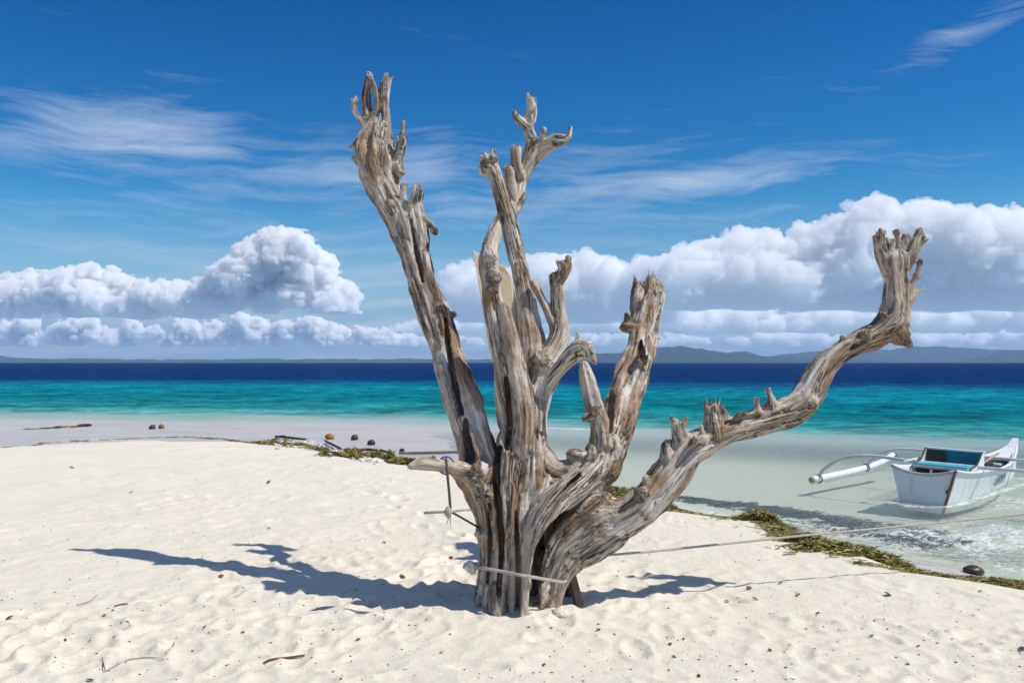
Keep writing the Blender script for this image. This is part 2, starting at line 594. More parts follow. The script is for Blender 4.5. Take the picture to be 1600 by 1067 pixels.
# the small wave breaking on the beach by the boat
br = np.exp(-(((xn - 4.9 - 0.45 * (11.2 - yn)) / 1.9) ** 2 + ((yn - 10.6) / 1.5) ** 2))
wz[nearw] += br * (0.085 * fbm(xn * 1.6, yn * 2.4, 0.0, 5, 0.6, 71) + 0.035)
ridge = np.exp(-((e_n + 0.6 + 0.5 * vnoise(xn * 0.3, 0, 0, 73)) / 0.5) ** 2) * sstep(xn, -12, 6)
wz[nearw] += 0.05 * ridge
foam = np.zeros_like(WX)
fo = br * 0.68 + 0.75 * ridge * sstep(xn, -9, 2) * (0.35 + 0.65 * sstep(vnoise(xn * 0.22, 0.5, 0, 75), -0.2, 0.5))
hx, hy = math.cos(R(46.5)), math.sin(R(46.5))
al = np.clip((xn - 5.72) * hx + (yn - 13.45) * hy, 0, 3.6)
lap = np.exp(-((np.hypot(xn - 5.72 - al * hx, yn - 13.45 - al * hy) - 0.42) / 0.16) ** 2)
boatw = np.exp(-(((xn - 7.6) / 1.8) ** 2 + ((yn - 13.2) / 1.3) ** 2))
swash = np.exp(-((WD[nearw] - 2.0 - 0.4 * vnoise(xn * 0.8, yn * 0.8, 0, 77)) / 0.35) ** 2) * sstep(xn, -0.5, 3) * 0.55
foam[nearw] = np.clip(np.maximum(np.maximum(np.maximum(fo, 0.68 * boatw), swash), 0.62 * lap), 0, 1)

m_sea, t = newmat('sea_water')
tc = t.n('ShaderNodeTexCoord').outputs['Object']
d_a = t.n('ShaderNodeAttribute', attribute_name='depth').outputs['Fac']
f_a = t.n('ShaderNodeAttribute', attribute_name='foam').outputs['Fac']
pn = t.noise(t.mapping(tc, (0.6, 1.0, 1)), 0.022, 6, 0.6)
st = t.noise(t.mapping(tc, (0.45, 1.0, 1)), 0.30, 7, 0.78, 0.4)
dd = t.m('MULTIPLY', d_a, t.m('ADD', 1.0, t.m('MULTIPLY', t.m('SUBTRACT', pn, 0.5), 0.9)))
body = t.ramp(t.m('DIVIDE', dd, 9.0), [(0.0, (0.50, 0.51, 0.455)), (0.012, (0.42, 0.47, 0.415)), (0.030, (0.35, 0.435, 0.38)), (0.055, (0.12, 0.35, 0.315)), (0.085, (0.025, 0.24, 0.235)), (0.16, (0.001, 0.155, 0.18)),
                                        (0.31, (0.001, 0.205, 0.27)), (0.43, (0.001, 0.085, 0.19)), (0.55, (0.0015, 0.032, 0.13)), (1.0, (0.0012, 0.022, 0.10))])
swell = t.smooth(d_a, 0.2, 0.8)
body = t.mix(swell, body, t.ramp(st, [(0.33, 0.52), (0.5, 0.97), (0.66, 1.42)]), 'MULTIPLY')
st2 = t.noise(t.mapping(tc, (0.6, 1.0, 1), (0, 0, R(7))), 1.5, 4, 0.7, 0.3)
body = t.mix(swell, body, t.ramp(st2, [(0.36, 0.55), (0.5, 0.97), (0.64, 1.5)]), 'MULTIPLY')
opac = t.m('SUBTRACT', 1.0, t.m('EXPONENT', t.m('MULTIPLY', d_a, -1.5)))
opac = t.m('MAXIMUM', opac, t.n('ShaderNodeAttribute', attribute_name='open_water').outputs['Fac'])
h1 = t.noise(t.mapping(tc, (0.7, 1.2, 1)), 1.1, 6, 0.65)
h2 = t.noise(t.mapping(tc, (0.8, 1.5, 1)), 6.5, 5, 0.65, 0.5)
bmp = t.bump(h1, 0.5, t.m('MINIMUM', t.m('ADD', 0.03, t.m('MULTIPLY', d_a, 0.16)), 0.45))
bmp = t.bump(h2, 0.7, 0.06, bmp)
dif = t.n('ShaderNodeBsdfDiffuse', {'Color': body, 'Normal': bmp})
trn = t.n('ShaderNodeBsdfTransparent', {'Color': (0.93, 0.985, 0.955, 1)})
s1 = t.n('ShaderNodeMixShader', {0: opac, 1: trn.outputs[0], 2: dif.outputs[0]})
gl = t.n('ShaderNodeBsdfGlossy', {'Color': (0.65, 0.85, 1, 1), 'Roughness': 0.12, 'Normal': bmp})
ow = t.n('ShaderNodeAttribute', attribute_name='open_water').outputs['Fac']
fr = t.m('MINIMUM', t.n('ShaderNodeFresnel', {'IOR': 1.33, 'Normal': bmp}).outputs[0], t.m('SUBTRACT', 0.22, t.m('MULTIPLY', t.smooth(d_a, 0.25, 0.9), 0.165)))
s2 = t.n('ShaderNodeMixShader', {0: fr, 1: s1.outputs[0], 2: gl.outputs[0]})
fm_n = t.noise(t.mapping(tc, (1.0, 1.6, 1)), 7.5, 8, 0.74, 1.6)
fm_m = t.smooth(t.m('ADD', t.m('MULTIPLY', f_a, 0.50), t.m('SUBTRACT', fm_n, 0.5)), 0.24, 0.40)
caps = t.m('MULTIPLY', t.smooth(t.noise(t.mapping(tc, (0.35, 1.0, 1), (0, 0, 0), (5, 2, 0)), 0.55, 5, 0.7), 0.745, 0.80), t.smooth(d_a, 0.5, 1.5))
fm_m = t.m('MAXIMUM', fm_m, t.m('MULTIPLY', caps, 0.6))
fmd = t.n('ShaderNodeBsdfDiffuse', {'Color': (0.80, 0.82, 0.81, 1), 'Normal': t.bump(fm_n, 0.5, 0.05)})
s3 = t.n('ShaderNodeMixShader', {0: t.m('MULTIPLY', fm_m, 0.85), 1: s2.outputs[0], 2: fmd.outputs[0]})
t.out(s3.outputs[0])
sea = mesh_obj('sea_water', np.stack([WX.ravel(), WY.ravel(), (wz + ZW).ravel()], 1), grid_faces(len(wy), len(wx)), m_sea, None, True)
set_attr(sea.data, 'depth', 'FLOAT', np.clip(dep, 0, 9))
set_attr(sea.data, 'foam', 'FLOAT', foam)
set_attr(sea.data, 'open_water', 'FLOAT', sstep(WY - np.interp(WX, [p[0] for p in EDGE], [p[1] for p in EDGE]), -11.0, -0.5))
tag(sea, kind='structure')

# ------------------------------------------------------------------ far islands
m_isl = simple('island_forest', (0.024, 0.04, 0.022), 0.95, 0.5, 0.006, 0.0, spec=0.1)


def island(name, prof, Y, depth, seed):
    pxs = np.array([p[0] for p in prof], float)
    pys = np.array([p[1] for p in prof], float)
    n, mrow = 220, 16
    px = np.linspace(pxs[0], pxs[-1], n)
    top = (HOR - np.interp(px, pxs, pys)) / FPX * Y + CAMH
    X = (px - 800) / FPX * Y
    rows = []
    for j in range(mrow + 1):
        v = j / mrow
        prf = math.sin(math.pi * v) ** 0.8
        yy = Y + (v - 0.5) * depth
        zz = top * prf * (1 + 0.25 * vnoise(X * 0.004, np.full(n, yy * 0.004), 0, seed) * (1 - prf)) + prf * 9 * fbm(X * 0.012, np.full(n, yy * 0.012), 0, 3, 0.5, seed)
        rows.append(np.stack([X * yy / Y, np.full(n, yy), np.where(prf < 0.02, -1.0, zz)], 1))
    V = np.concatenate(rows)
    return mesh_obj(name, V, grid_faces(mrow + 1, n), m_isl, None, True)


tag(island('hills', [(860, 562), (930, 554), (985, 550), (1015, 545), (1040, 542), (1070, 542), (1110, 548), (1140, 552), (1165, 550), (1185, 556), (1250, 560), (1330, 562), (1390, 566)], 7600, 900, 3), kind='structure')
tag(island('hills', [(1170, 566), (1215, 555), (1270, 549), (1330, 546), (1390, 547), (1430, 541), (1470, 542), (1530, 545), (1600, 549), (1760, 556), (1900, 566)], 10200, 900, 8), kind='structure')
tag(island('hills', [(1480, 566), (1530, 560), (1570, 549), (1600, 547), (1680, 544), (1760, 550), (1900, 566)], 8200, 900, 12), kind='structure')
tag(island('hills', [(-150, 566), (-60, 560), (5, 557), (30, 560), (200, 562), (420, 561.5), (640, 561), (800, 562), (900, 563), (930, 566)], 9600, 700, 15), kind='structure')

# ------------------------------------------------------------------ air
m_haze, t = newmat('haze_air')
t.out(None, t.n('ShaderNodeVolumePrincipled', {'Color': (0.50, 0.74, 1.0, 1), 'Density': 7.5e-5, 'Anisotropy': 0.1}).outputs[0])
bV, bF = box_data(14200, 11400, 230)
hz = mesh_obj('haze', [v + Vector((0, 5400, 230 / 2 - 10)) for v in bV], bF, m_haze)
tag(hz, kind='stuff')

# ------------------------------------------------------------------ cumulus
m_cloud, t = newmat('cloud_mist')
t.out(None, t.n('ShaderNodeVolumePrincipled', {'Color': (0.998, 0.998, 0.998, 1), 'Density': 0.022, 'Anisotropy': 0.0}).outputs[0])


m_cloud2, t = newmat('soft_cloud_mist')
t.out(None, t.n('ShaderNodeVolumePrincipled', {'Color': (0.998, 0.998, 0.998, 1), 'Density': 0.008, 'Anisotropy': 0.0}).outputs[0])


def cloud(name, blobs, Y, vox_px, base_py, seed, flat=0.75, amp=0.58, thick=1.0, mat=None):
    """heap cloud: puffs given by place and radius, roughened into smaller and smaller billows, with a level base"""
    k = Y / FPX
    h = vox_px * k
    r = random.Random(seed)
    bl = []
    for px, py, rp in blobs:
        bl.append(((px - 800) * k, r.uniform(-0.7, 0.7) * rp * k * thick, (HOR - py) * k, rp * k))
    bl = np.array(bl)
    zb = (HOR - base_py) * k
    lo = (bl[:, :3] - bl[:, 3:4] * 1.6).min(0)
    hi = (bl[:, :3] + bl[:, 3:4] * 1.6).max(0)
    lo[2] = zb - 6 * h
    n = np.ceil((hi - lo) / h).astype(int) + 2
    gx, gy, gz = [np.float32(lo[i]) + h * np.arange(n[i], dtype=np.float32) for i in range(3)]
    D = np.full(tuple(n), 1e6, np.float32)
    RR = np.full(tuple(n), 1.0, np.float32)
    for x, y, z, rr in bl:
        s = [slice(max(int((c - rr * 1.7 - o) / h), 0), int((c + rr * 1.7 - o) / h) + 2) for c, o in ((x, lo[0]), (y, lo[1]), (z, lo[2]))]
        d = np.sqrt((gx[s[0], None, None] - x) ** 2 + (gy[None, s[1], None] - y) ** 2 + ((gz[None, None, s[2]] - z) / flat) ** 2) - rr
        a = D[s[0], s[1], s[2]]
        kk = rr * 0.35
        hh = np.clip(kk - np.abs(a - d), 0, None) / kk
        RR[s[0], s[1], s[2]] = np.where(d < a, rr, RR[s[0], s[1], s[2]])
        D[s[0], s[1], s[2]] = np.minimum(a, d) - hh * hh * kk / 4
    rm = bl[:, 3].mean()
    band = np.nonzero((D < rm * 0.75) & (D > -rm * 0.75))
    x, y, z = gx[band[0]], gy[band[1]], gz[band[2]]
    f = 1.15 / rm
    disp = 0
    a_, ff = 1.0, f
    for o in range(6):
        nv = vnoise(x * ff + 3.1 * o, y * ff, z * ff * 1.15 + 1.7 * o, seed + o)
        disp = disp + a_ * (2.6 * np.abs(nv) - 0.7)          # billowed noise: round heads, narrow creases
        a_ *= 0.56
        ff *= 2.1
    D[band] -= (rm * amp * 0.5) * (disp + 0.25)
    fl = zb + rm * 0.12 * fbm(gx[:, None] / (rm * 1.5), gy[None, :] / (rm * 1.5), 0, 4, 0.5, seed + 9)
    D = np.maximum(D, fl[:, :, None] - gz[None, None, :])
    D[0] = D[-1] = 1e6; D[:, 0] = D[:, -1] = 1e6; D[:, :, 0] = D[:, :, -1] = 1e6
    V, F = surface_nets(D, lo, h)
    V[:, 1] += Y
    return tag(mesh_obj(name, V, F, mat or m_cloud, None, True), kind='structure')


def heap(name, outline, base, Y, n, rmin, rmax, seed, vox, **kw):
    r = random.Random(seed * 77 + 1)
    ox = [p[0] for p in outline]
    oy = [p[1] for p in outline]
    bl = []
    for i in range(n):
        px = r.uniform(ox[0], ox[-1])
        top = float(np.interp(px, ox, oy))
        hgt = base - top
        rp = min(rmin + (rmax - rmin) * r.random() ** 1.6, hgt * 0.62 + 2)
        q = r.random() ** 1.3
        py = top + rp * 0.72 + q * max(hgt - rp * 1.0, 0)
        bl.append((px, py, rp))
    return cloud(name, bl, Y, vox, base, seed, **kw)


heap('cloud', [(-120, 440), (-60, 428), (0, 437), (40, 420), (100, 412), (150, 414), (185, 424), (215, 446), (255, 428), (300, 438), (318, 452)], 496, 13000, 100, 9, 34, 3, 1.7, amp=0.66)
heap('cloud', [(305, 460), (330, 432), (365, 412), (388, 378), (415, 362), (432, 352), (455, 362), (480, 372), (502, 392), (508, 428), (530, 436), (548, 466)], 489, 12600, 130, 8, 34, 5, 1.6, amp=0.66)
heap('cloud', [(-60, 496), (0, 500), (60, 494), (130, 496), (200, 498), (260, 500), (320, 498), (360, 486), (395, 494), (425, 504), (470, 494), (520, 500), (560, 512), (640, 518)], 541, 24000, 110, 8, 20, 9, 1.7, flat=0.8)
heap('cloud', [(690, 412), (745, 406), (775, 436), (830, 402), (870, 402), (905, 390), (945, 392), (985, 408), (1010, 402), (1040, 396), (1075, 420)], 505, 16500, 150, 9, 34, 13, 2.0, amp=0.6, mat=m_cloud2)
heap('cloud', [(1000, 420), (1050, 400), (1090, 380), (1140, 358), (1185, 360), (1235, 338), (1280, 342), (1320, 346), (1350, 318), (1378, 306), (1410, 320), (1450, 312), (1490, 332), (1530, 342), (1565, 316), (1595, 326), (1650, 330), (1740, 350)], 484, 14500, 270, 12, 52, 17, 2.0, amp=0.58, mat=m_cloud2)
heap('cloud', [(620, 505), (700, 490), (800, 482), (900, 486), (1000, 474), (1100, 480), (1200, 470), (1300, 476), (1400, 468), (1500, 474), (1600, 464), (1720, 480)], 520, 23000, 210, 8, 28, 23, 2.0, flat=0.6, mat=m_cloud2)
heap('cloud', [(560, 528), (700, 522), (860, 520), (1000, 516), (1150, 520), (1300, 512), (1450, 518), (1600, 510), (1720, 520)], 541, 36000, 150, 6, 16, 29, 2.0, flat=0.6, mat=m_cloud2)

# ------------------------------------------------------------------ the dead tree
m_wood, t = newmat('weathered_wood')
gr = t.n('ShaderNodeAttribute', attribute_name='grain').outputs['Vector']
tone = t.n('ShaderNodeAttribute', attribute_name='tone').outputs['Fac']
tc = t.n('ShaderNodeTexCoord').outputs['Object']
grl = t.mapping(gr, (1, 1, 0.42))
g1 = t.noise(gr, 13, 5, 0.58, 0.9)
g2 = t.noise(grl, 75, 5, 0.62, 0.3)
g3 = t.noise(gr, 6, 3, 0.5, 1.0)
blot = t.noise(tc, 4.2, 5, 0.6, 0.5)
silver = t.ramp(g2, [(0.30, (0.35, 0.285, 0.22)), (0.50, (0.54, 0.46, 0.37)), (0.70, (0.71, 0.63, 0.53))])
brown = t.ramp(g2, [(0.28, (0.11, 0.066, 0.038)), (0.50, (0.245, 0.15, 0.084)), (0.72, (0.39, 0.26, 0.155))])
bm_ = t.smooth(t.m('ADD', t.m('ADD', t.m('MULTIPLY', g3, 0.55), t.m('MULTIPLY', blot, 0.55)), tone), 0.47, 0.66)
col = t.mix(t.m('MULTIPLY', bm_, 0.9), silver, brown)
rust = t.m('MULTIPLY', t.smooth(t.noise(tc, 6.5, 4, 0.55, 0.6), 0.56, 0.70), 0.6)
col = t.mix(rust, col, (0.42, 0.24, 0.10))
bleach = t.m('MULTIPLY', t.smooth(t.noise(gr, 9, 4, 0.6, 1.2), 0.54, 0.66), 0.9)
col = t.mix(bleach, col, t.ramp(g2, [(0.3, (0.62, 0.57, 0.51)), (0.7, (0.80, 0.76, 0.70))]))
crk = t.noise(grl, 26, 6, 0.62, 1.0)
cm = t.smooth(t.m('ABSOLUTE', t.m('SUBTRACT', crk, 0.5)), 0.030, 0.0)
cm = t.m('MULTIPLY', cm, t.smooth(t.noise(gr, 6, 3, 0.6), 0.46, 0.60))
dkn = t.m('MULTIPLY', t.smooth(t.noise(gr, 8, 5, 0.62, 0.8), 0.60, 0.72), 0.6)
col = t.mix(dkn, col, (0.10, 0.075, 0.056))
dk = t.m('MULTIPLY', t.smooth(t.n('ShaderNodeAttribute', attribute_name='rot').outputs['Fac'], 0.25, 0.85), 0.8)
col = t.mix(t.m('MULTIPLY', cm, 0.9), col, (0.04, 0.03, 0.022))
col = t.mix(dk, col, t.ramp(g2, [(0.3, (0.045, 0.034, 0.026)), (0.7, (0.20, 0.15, 0.11))]))
hgt = t.m('ADD', t.m('MULTIPLY', g1, 0.9), t.m('ADD', t.m('MULTIPLY', g2, 0.30), t.m('MULTIPLY', cm, -0.9)))
nb = t.bump(hgt, 1.0, 0.04)
nb = t.bump(t.noise(tc, 60, 4, 0.7), 0.25, 0.006, nb)
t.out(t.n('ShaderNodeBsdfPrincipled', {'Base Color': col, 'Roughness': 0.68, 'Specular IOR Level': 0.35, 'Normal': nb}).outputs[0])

STROKES = []


def S(part, pts, k=0.05, amp=1.0, cut=0.0, under=None, rot=0.0, tone=0.0, name=None):
    """one length of wood: points (photo x, photo y, metres ahead, radius in photo pixels)"""
    if (name or part.split(':')[0]) in ('twig', 'stub', 'knot') and cut:
        pts = pts[::-1]
    STROKES.append(dict(part=part, under=under, pts=pts, k=k, amp=amp, cut=cut, rot=rot, tone=tone, name=name or part.split(':')[0]))


# trunk: strands that grew together
S('trunk', [(746, 690, 6.44, 24), (752, 722, 6.38, 26), (762, 760, 6.3, 26), (772, 805, 6.26, 21), (776, 850, 6.24, 17), (773, 900, 6.23, 15), (768, 940, 6.22, 15), (762, 985, 6.2, 18)], 0.014, tone=0.02)
S('trunk', [(732, 748, 6.34, 20), (746, 780, 6.3, 20), (756, 815, 6.27, 16), (759, 860, 6.27, 12), (755, 915, 6.27, 12), (746, 985, 6.27, 17)], 0.014)
S('trunk', [(822, 680, 6.34, 28), (824, 730, 6.28, 30), (818, 790, 6.24, 27), (810, 850, 6.2, 19), (806, 900, 6.18, 15), (803, 945, 6.16, 15), (802, 985, 6.15, 17)], 0.014, tone=0.03)
S('trunk', [(800, 690, 6.3, 22), (796, 740, 6.22, 26), (792, 800, 6.18, 22), (789, 850, 6.16, 15), (787, 900, 6.15, 13), (782, 945, 6.14, 15), (777, 985, 6.12, 18)], 0.014, tone=0.05)
S('trunk', [(930, 728, 6.3, 20), (903, 756, 6.2, 23), (872, 780, 6.12, 23), (847, 812, 6.08, 19), (833, 850, 6.06, 15), (826, 890, 6.05, 12), (820, 930, 6.05, 13), (816, 960, 6.05, 15), (814, 990, 6.05, 19)], 0.02, tone=-0.08)
S('trunk', [(950, 820, 6.28, 33), (920, 842, 6.28, 33), (892, 862, 6.28, 30), (876, 890, 6.26, 24), (868, 920, 6.25, 19), (862, 948, 6.24, 17), (858, 985, 6.23, 19)], 0.03, tone=-0.08)
S('trunk', [(930, 800, 6.34, 30), (898, 826, 6.3, 26), (872, 858, 6.28, 20), (857, 895, 6.26, 15), (846, 940, 6.23, 14), (840, 985, 6.22, 18)], 0.014, tone=0.02)
S('trunk', [(945, 700, 6.47, 26), (932, 735, 6.46, 30), (908, 772, 6.48, 36), (892, 812, 6.5, 36), (880, 850, 6.52, 30), (862, 900, 6.6, 28), (856, 985, 6.6, 34)], 0.04)
S('trunk', [(805, 740, 6.58, 50), (812, 850, 6.66, 46), (812, 985, 6.66, 50)], 0.05, rot=0.75)
S('trunk', [(832, 715, 6.38, 28), (862, 746, 6.35, 24), (905, 738, 6.4, 24)], 0.025, rot=0.4)
S('trunk', [(852, 742, 6.3, 14), (842, 780, 6.2, 16), (832, 815, 6.15, 13), (820, 860, 6.14, 9), (812, 920, 6.12, 8)], 0.012, tone=-0.1)
S('knot:a', [(747, 738, 6.24, 15), (748, 741, 6.17, 20)], 0.02, under='trunk', name='knot', tone=0.2)
S('knot:b', [(762, 768, 6.22, 11), (762, 772, 6.14, 13)], 0.02, under='trunk', name='knot', rot=0.5)
S('knot:c', [(752, 830, 6.24, 9), (750, 834, 6.18, 9)], 0.02, under='trunk', name='knot', rot=0.3)
S('root:a', [(850, 925, 6.22, 15), (838, 942, 6.17, 10), (836, 958, 6.15, 8)], 0.02, under='trunk', name='root', tone=-0.2)
S('root:b', [(778, 920, 6.14, 12), (777, 945, 6.1, 13), (776, 975, 6.08, 14)], 0.02, under='trunk', name='root')
S('root:c', [(884, 905, 6.5, 12), (886, 930, 6.5, 11), (889, 965, 6.5, 12)], 0.02, under='trunk', name='root')

# tall left limb
A = 'limb:tall'
S(A, [(590, 200, 7.9, 16), (587, 226, 7.86, 25), (590, 255, 7.8, 31), (596, 284, 7.75, 26), (608, 312, 7.65, 22), (622, 338, 7.58, 23), (634, 366, 7.5, 23), (645, 398, 7.4, 22), (656, 435, 7.3, 21), (667, 466, 7.2, 21),
      (677, 493, 7.1, 21), (686, 520, 7.0, 21), (695, 547, 6.9, 21), (704, 575, 6.8, 22), (713, 602, 6.7, 23), (722, 636, 6.6, 24), (734, 671, 6.5, 26), (746, 707, 6.42, 28)], 0.04, cut=0.5)
S(A, [(650, 312, 7.5, 9), (652, 338, 7.46, 14), (656, 366, 7.4, 14), (662, 400, 7.3, 10), (673, 440, 7.16, 8), (690, 485, 7.02, 12), (702, 530, 6.88, 14), (715, 570, 6.73, 15), (729, 610, 6.6, 16), (743, 650, 6.48, 15), (757, 690, 6.38, 14), (768, 720, 6.33, 13)], 0.02, cut=0.6, tone=0.06)
S('twig:a1', [(578, 212, 7.88, 10), (565, 190, 7.88, 6), (555, 176, 7.88, 5), (553, 158, 7.88, 5)], 0.03, under=A, cut=0.5, name='twig')
S('twig:a2', [(581, 206, 7.9, 11), (576, 184, 7.9, 8), (571, 156, 7.92, 8), (574, 136, 7.92, 7), (576, 120, 7.92, 5)], 0.03, under=A, cut=0.6, name='twig', tone=0.1)
S('twig:a3', [(577, 122, 7.9, 4), (584, 134, 7.88, 4), (588, 150, 7.87, 4), (589, 168, 7.87, 5), (584, 182, 7.88, 6), (586, 196, 7.88, 7)], 0.02, under=A, name='twig')
S('twig:a4', [(599, 214, 7.9, 12), (602, 188, 7.9, 8), (601, 162, 7.9, 7), (602, 142, 7.9, 7), (606, 121, 7.9, 6)], 0.03, under=A, cut=0.6, name='twig')
S('twig:a5', [(600, 150, 7.88, 5), (598, 130, 7.88, 4)], 0.02, under=A, name='twig')
S('twig:a6', [(610, 284, 7.76, 12), (621, 252, 7.76, 10), (627, 228, 7.76, 9), (628, 216, 7.76, 8)], 0.03, under=A, cut=0.5, name='twig')
S('twig:a7', [(627, 226, 7.76, 5), (629, 208, 7.76, 4), (631, 191, 7.76, 3.5)], 0.02, under=A, name='twig')
S('knot:a1', [(572, 230, 7.84, 12), (561, 226, 7.82, 8), (556, 230, 7.82, 6)], 0.03, under=A, cut=0.7, rot=0.6, name='knot')
S('knot:a2', [(566, 252, 7.82, 9), (553, 248, 7.82, 4)], 0.03, under=A, name='knot')
S('stub:a1', [(632, 330, 7.5, 7), (630, 310, 7.5, 6), (631, 294, 7.5, 4)], 0.02, under=A, name='stub', cut=0.6)
S('stub:a2', [(645, 326, 7.46, 9), (650, 308, 7.45, 8), (652, 295, 7.45, 7)], 0.02, under=A, name='stub', cut=0.9, rot=0.5)
S('stub:a3', [(622, 345, 7.5, 12), (612, 326, 7.48, 7), (609, 317, 7.46, 6)], 0.02, under=A, name='stub', cut=0.5)
S('stub:a4', [(662, 345, 7.42, 9), (674, 352, 7.4, 6), (679, 360, 7.4, 5)], 0.02, under=A, name='stub', cut=0.6, rot=0.5)
S('knot:a3', [(697, 493, 6.98, 6), (709, 492, 6.98, 5)], 0.015, under=A, name='knot', rot=0.8)
S('knot:a4', [(622, 262, 7.7, 9), (627, 274, 7.66, 6)], 0.02, under=A, name='knot', cut=0.4)
S('knot:a5', [(690, 572, 6.75, 5), (689, 571, 6.68, 4)], 0.015, under=A, name='knot', tone=-0.3)

# antlered limb standing behind
B = 'limb:antler'
S(B, [(836, 228, 8.15, 12), (830, 246, 8.1, 13), (819, 266, 8.05, 12), (811, 290, 8.0, 11), (806, 316, 7.9, 11), (796, 335, 7.8, 12), (780, 352, 7.7, 12), (771, 372, 7.6, 12), (766, 395, 7.5, 12), (770, 440, 7.3, 14), (780, 500, 7.05, 16), (794, 570, 6.8, 20), (805, 660, 6.55, 28)], 0.03)
S('twig:b1', [(838, 240, 8.15, 11), (830, 216, 8.2, 9), (825, 200, 8.2, 8), (827, 184, 8.2, 10), (830, 168, 8.2, 8), (824, 147, 8.2, 3)], 0.03, under=B, name='twig', tone=-0.15)
S('twig:b2', [(830, 172, 8.2, 7), (834, 162, 8.2, 4), (835, 154, 8.2, 3)], 0.015, under=B, name='twig', tone=-0.15)
S('twig:b3', [(824, 200, 8.18, 8), (813, 190, 8.16, 7), (806, 183, 8.16, 5), (803, 175, 8.16, 3)], 0.02, under=B, name='twig', tone=-0.15)
S('twig:b4', [(834, 244, 8.12, 11), (848, 232, 8.08, 10), (864, 221, 8.05, 10), (878, 217, 8.02, 8), (888, 212, 8.0, 5), (892, 200, 8.0, 3)], 0.03, under=B, name='twig', tone=-0.15)
S('twig:b5', [(868, 224, 8.02, 7), (882, 222, 8.0, 5), (889, 216, 8.0, 4)], 0.015, under=B, name='twig', rot=0.7)
S('twig:b6', [(847, 230, 8.06, 6), (847, 216, 8.06, 5), (849, 205, 8.06, 4)], 0.015, under=B, name='twig', cut=0.5)
S('stub:b1', [(810, 275, 7.96, 10), (806, 255, 7.94, 9), (805, 234, 7.94, 9)], 0.02, under=B, name='stub', cut=0.8, rot=0.25)
S('stub:b2', [(803, 318, 7.86, 9), (797, 300, 7.86, 9), (795, 270, 7.9, 8), (793, 264, 7.9, 6)], 0.02, under=B, name='stub', cut=0.8, rot=0.5)
S('stub:b3', [(808, 322, 7.86, 7), (815, 316, 7.84, 5), (820, 303, 7.84, 4)], 0.02, under=B, name='stub')

# smooth pole-like limb in front of it
D3 = 'limb:pole'
S(D3, [(760, 246, 7.3, 11), (765, 258, 7.28, 13), (775, 280, 7.22, 12), (782, 302, 7.18, 12), (789, 325, 7.14, 13), (796, 350, 7.08, 14), (803, 378, 7.0, 14), (809, 405, 6.95, 14), (815, 432, 6.88, 14), (820, 458, 6.82, 14), (825, 484, 6.76, 16), (830, 512, 6.7, 18), (833, 540, 6.62, 19), (830, 580, 6.55, 20), (824, 640, 6.45, 26)], 0.03, amp=0.6, cut=0.5, tone=-0.03)
S('knot:d1', [(759, 254, 7.24, 6), (758, 256, 7.17, 8)], 0.015, under=D3, name='knot', rot=0.9)
S('knot:d2', [(770, 250, 7.26, 7), (771, 247, 7.2, 6)], 0.015, under=D3, name='knot', tone=-0.3)
S('knot:d3', [(752, 264, 7.26, 6), (754, 272, 7.26, 5)], 0.015, under=D3, name='knot', rot=0.3)

# middle limb with the broken head
E4 = 'limb:middle'
S(E4, [(760, 384, 6.62, 5), (762, 396, 6.6, 10), (764, 419, 6.57, 16), (768, 445, 6.54, 16), (772, 470, 6.51, 16), (777, 495, 6.48, 17), (782, 520, 6.45, 17), (788, 546, 6.42, 19), (794, 572, 6.4, 22), (800, 605, 6.38, 24), (809, 640, 6.36, 28), (815, 680, 6.34, 32)], 0.03, cut=0.3)
S(E4, [(789, 480, 6.42, 8), (795, 510, 6.38, 11), (802, 540, 6.34, 12), (810, 575, 6.3, 13), (818, 610, 6.27, 14), (824, 650, 6.25, 16), (822, 700, 6.22, 20)], 0.02)
S('knot:e1', [(768, 430, 6.46, 9), (770, 434, 6.39, 13)], 0.02, under=E4, name='knot', rot=0.7)
S('knot:e2', [(771, 450, 6.46, 8), (770, 452, 6.38, 10)], 0.02, under=E4, name='knot', rot=0.7)
S('knot:e3', [(766, 398, 6.56, 9), (768, 402, 6.5, 10)], 0.02, under=E4, name='knot', tone=-0.3)

# crooked limb rising from the middle
F5 = 'limb:crooked'
S(F5, [(866, 430, 6.72, 8), (868, 442, 6.7, 10), (870, 460, 6.66, 10), (872, 482, 6.62, 10), (875, 500, 6.58, 11), (876, 520, 6.54, 14), (870, 540, 6.5, 17), (859, 560, 6.46, 20), (850, 585, 6.42, 20), (842, 608, 6.4, 20), (834, 640, 6.38, 20), (826, 680, 6.36, 24)], 0.03, cut=0.6)
S('stub:f1', [(872, 440, 6.68, 8), (878, 432, 6.66, 8), (880, 420, 6.66, 9), (876, 411, 6.66, 6)], 0.015, under=F5, name='stub', cut=0.9, tone=0.2)
S('stub:f2', [(880, 428, 6.64, 7), (887, 418, 6.64, 6), (889, 406, 6.64, 4)], 0.015, under=F5, name='stub', cut=0.5, tone=0.2)
S('twig:f1', [(834, 443, 6.72, 6), (839, 452, 6.7, 7), (846, 466, 6.68, 7), (854, 483, 6.64, 7), (864, 506, 6.58, 8), (872, 526, 6.54, 9)], 0.02, under=F5, name='twig', cut=0.5)
S('stub:f3', [(840, 636, 6.3, 12), (841, 655, 6.24, 9), (840, 668, 6.22, 7)], 0.02, under=F5, name='stub', cut=0.8, rot=0.3)
S('knot:f1', [(848, 560, 6.42, 14), (846, 562, 6.34, 13)], 0.02, under=F5, name='knot', rot=0.5)

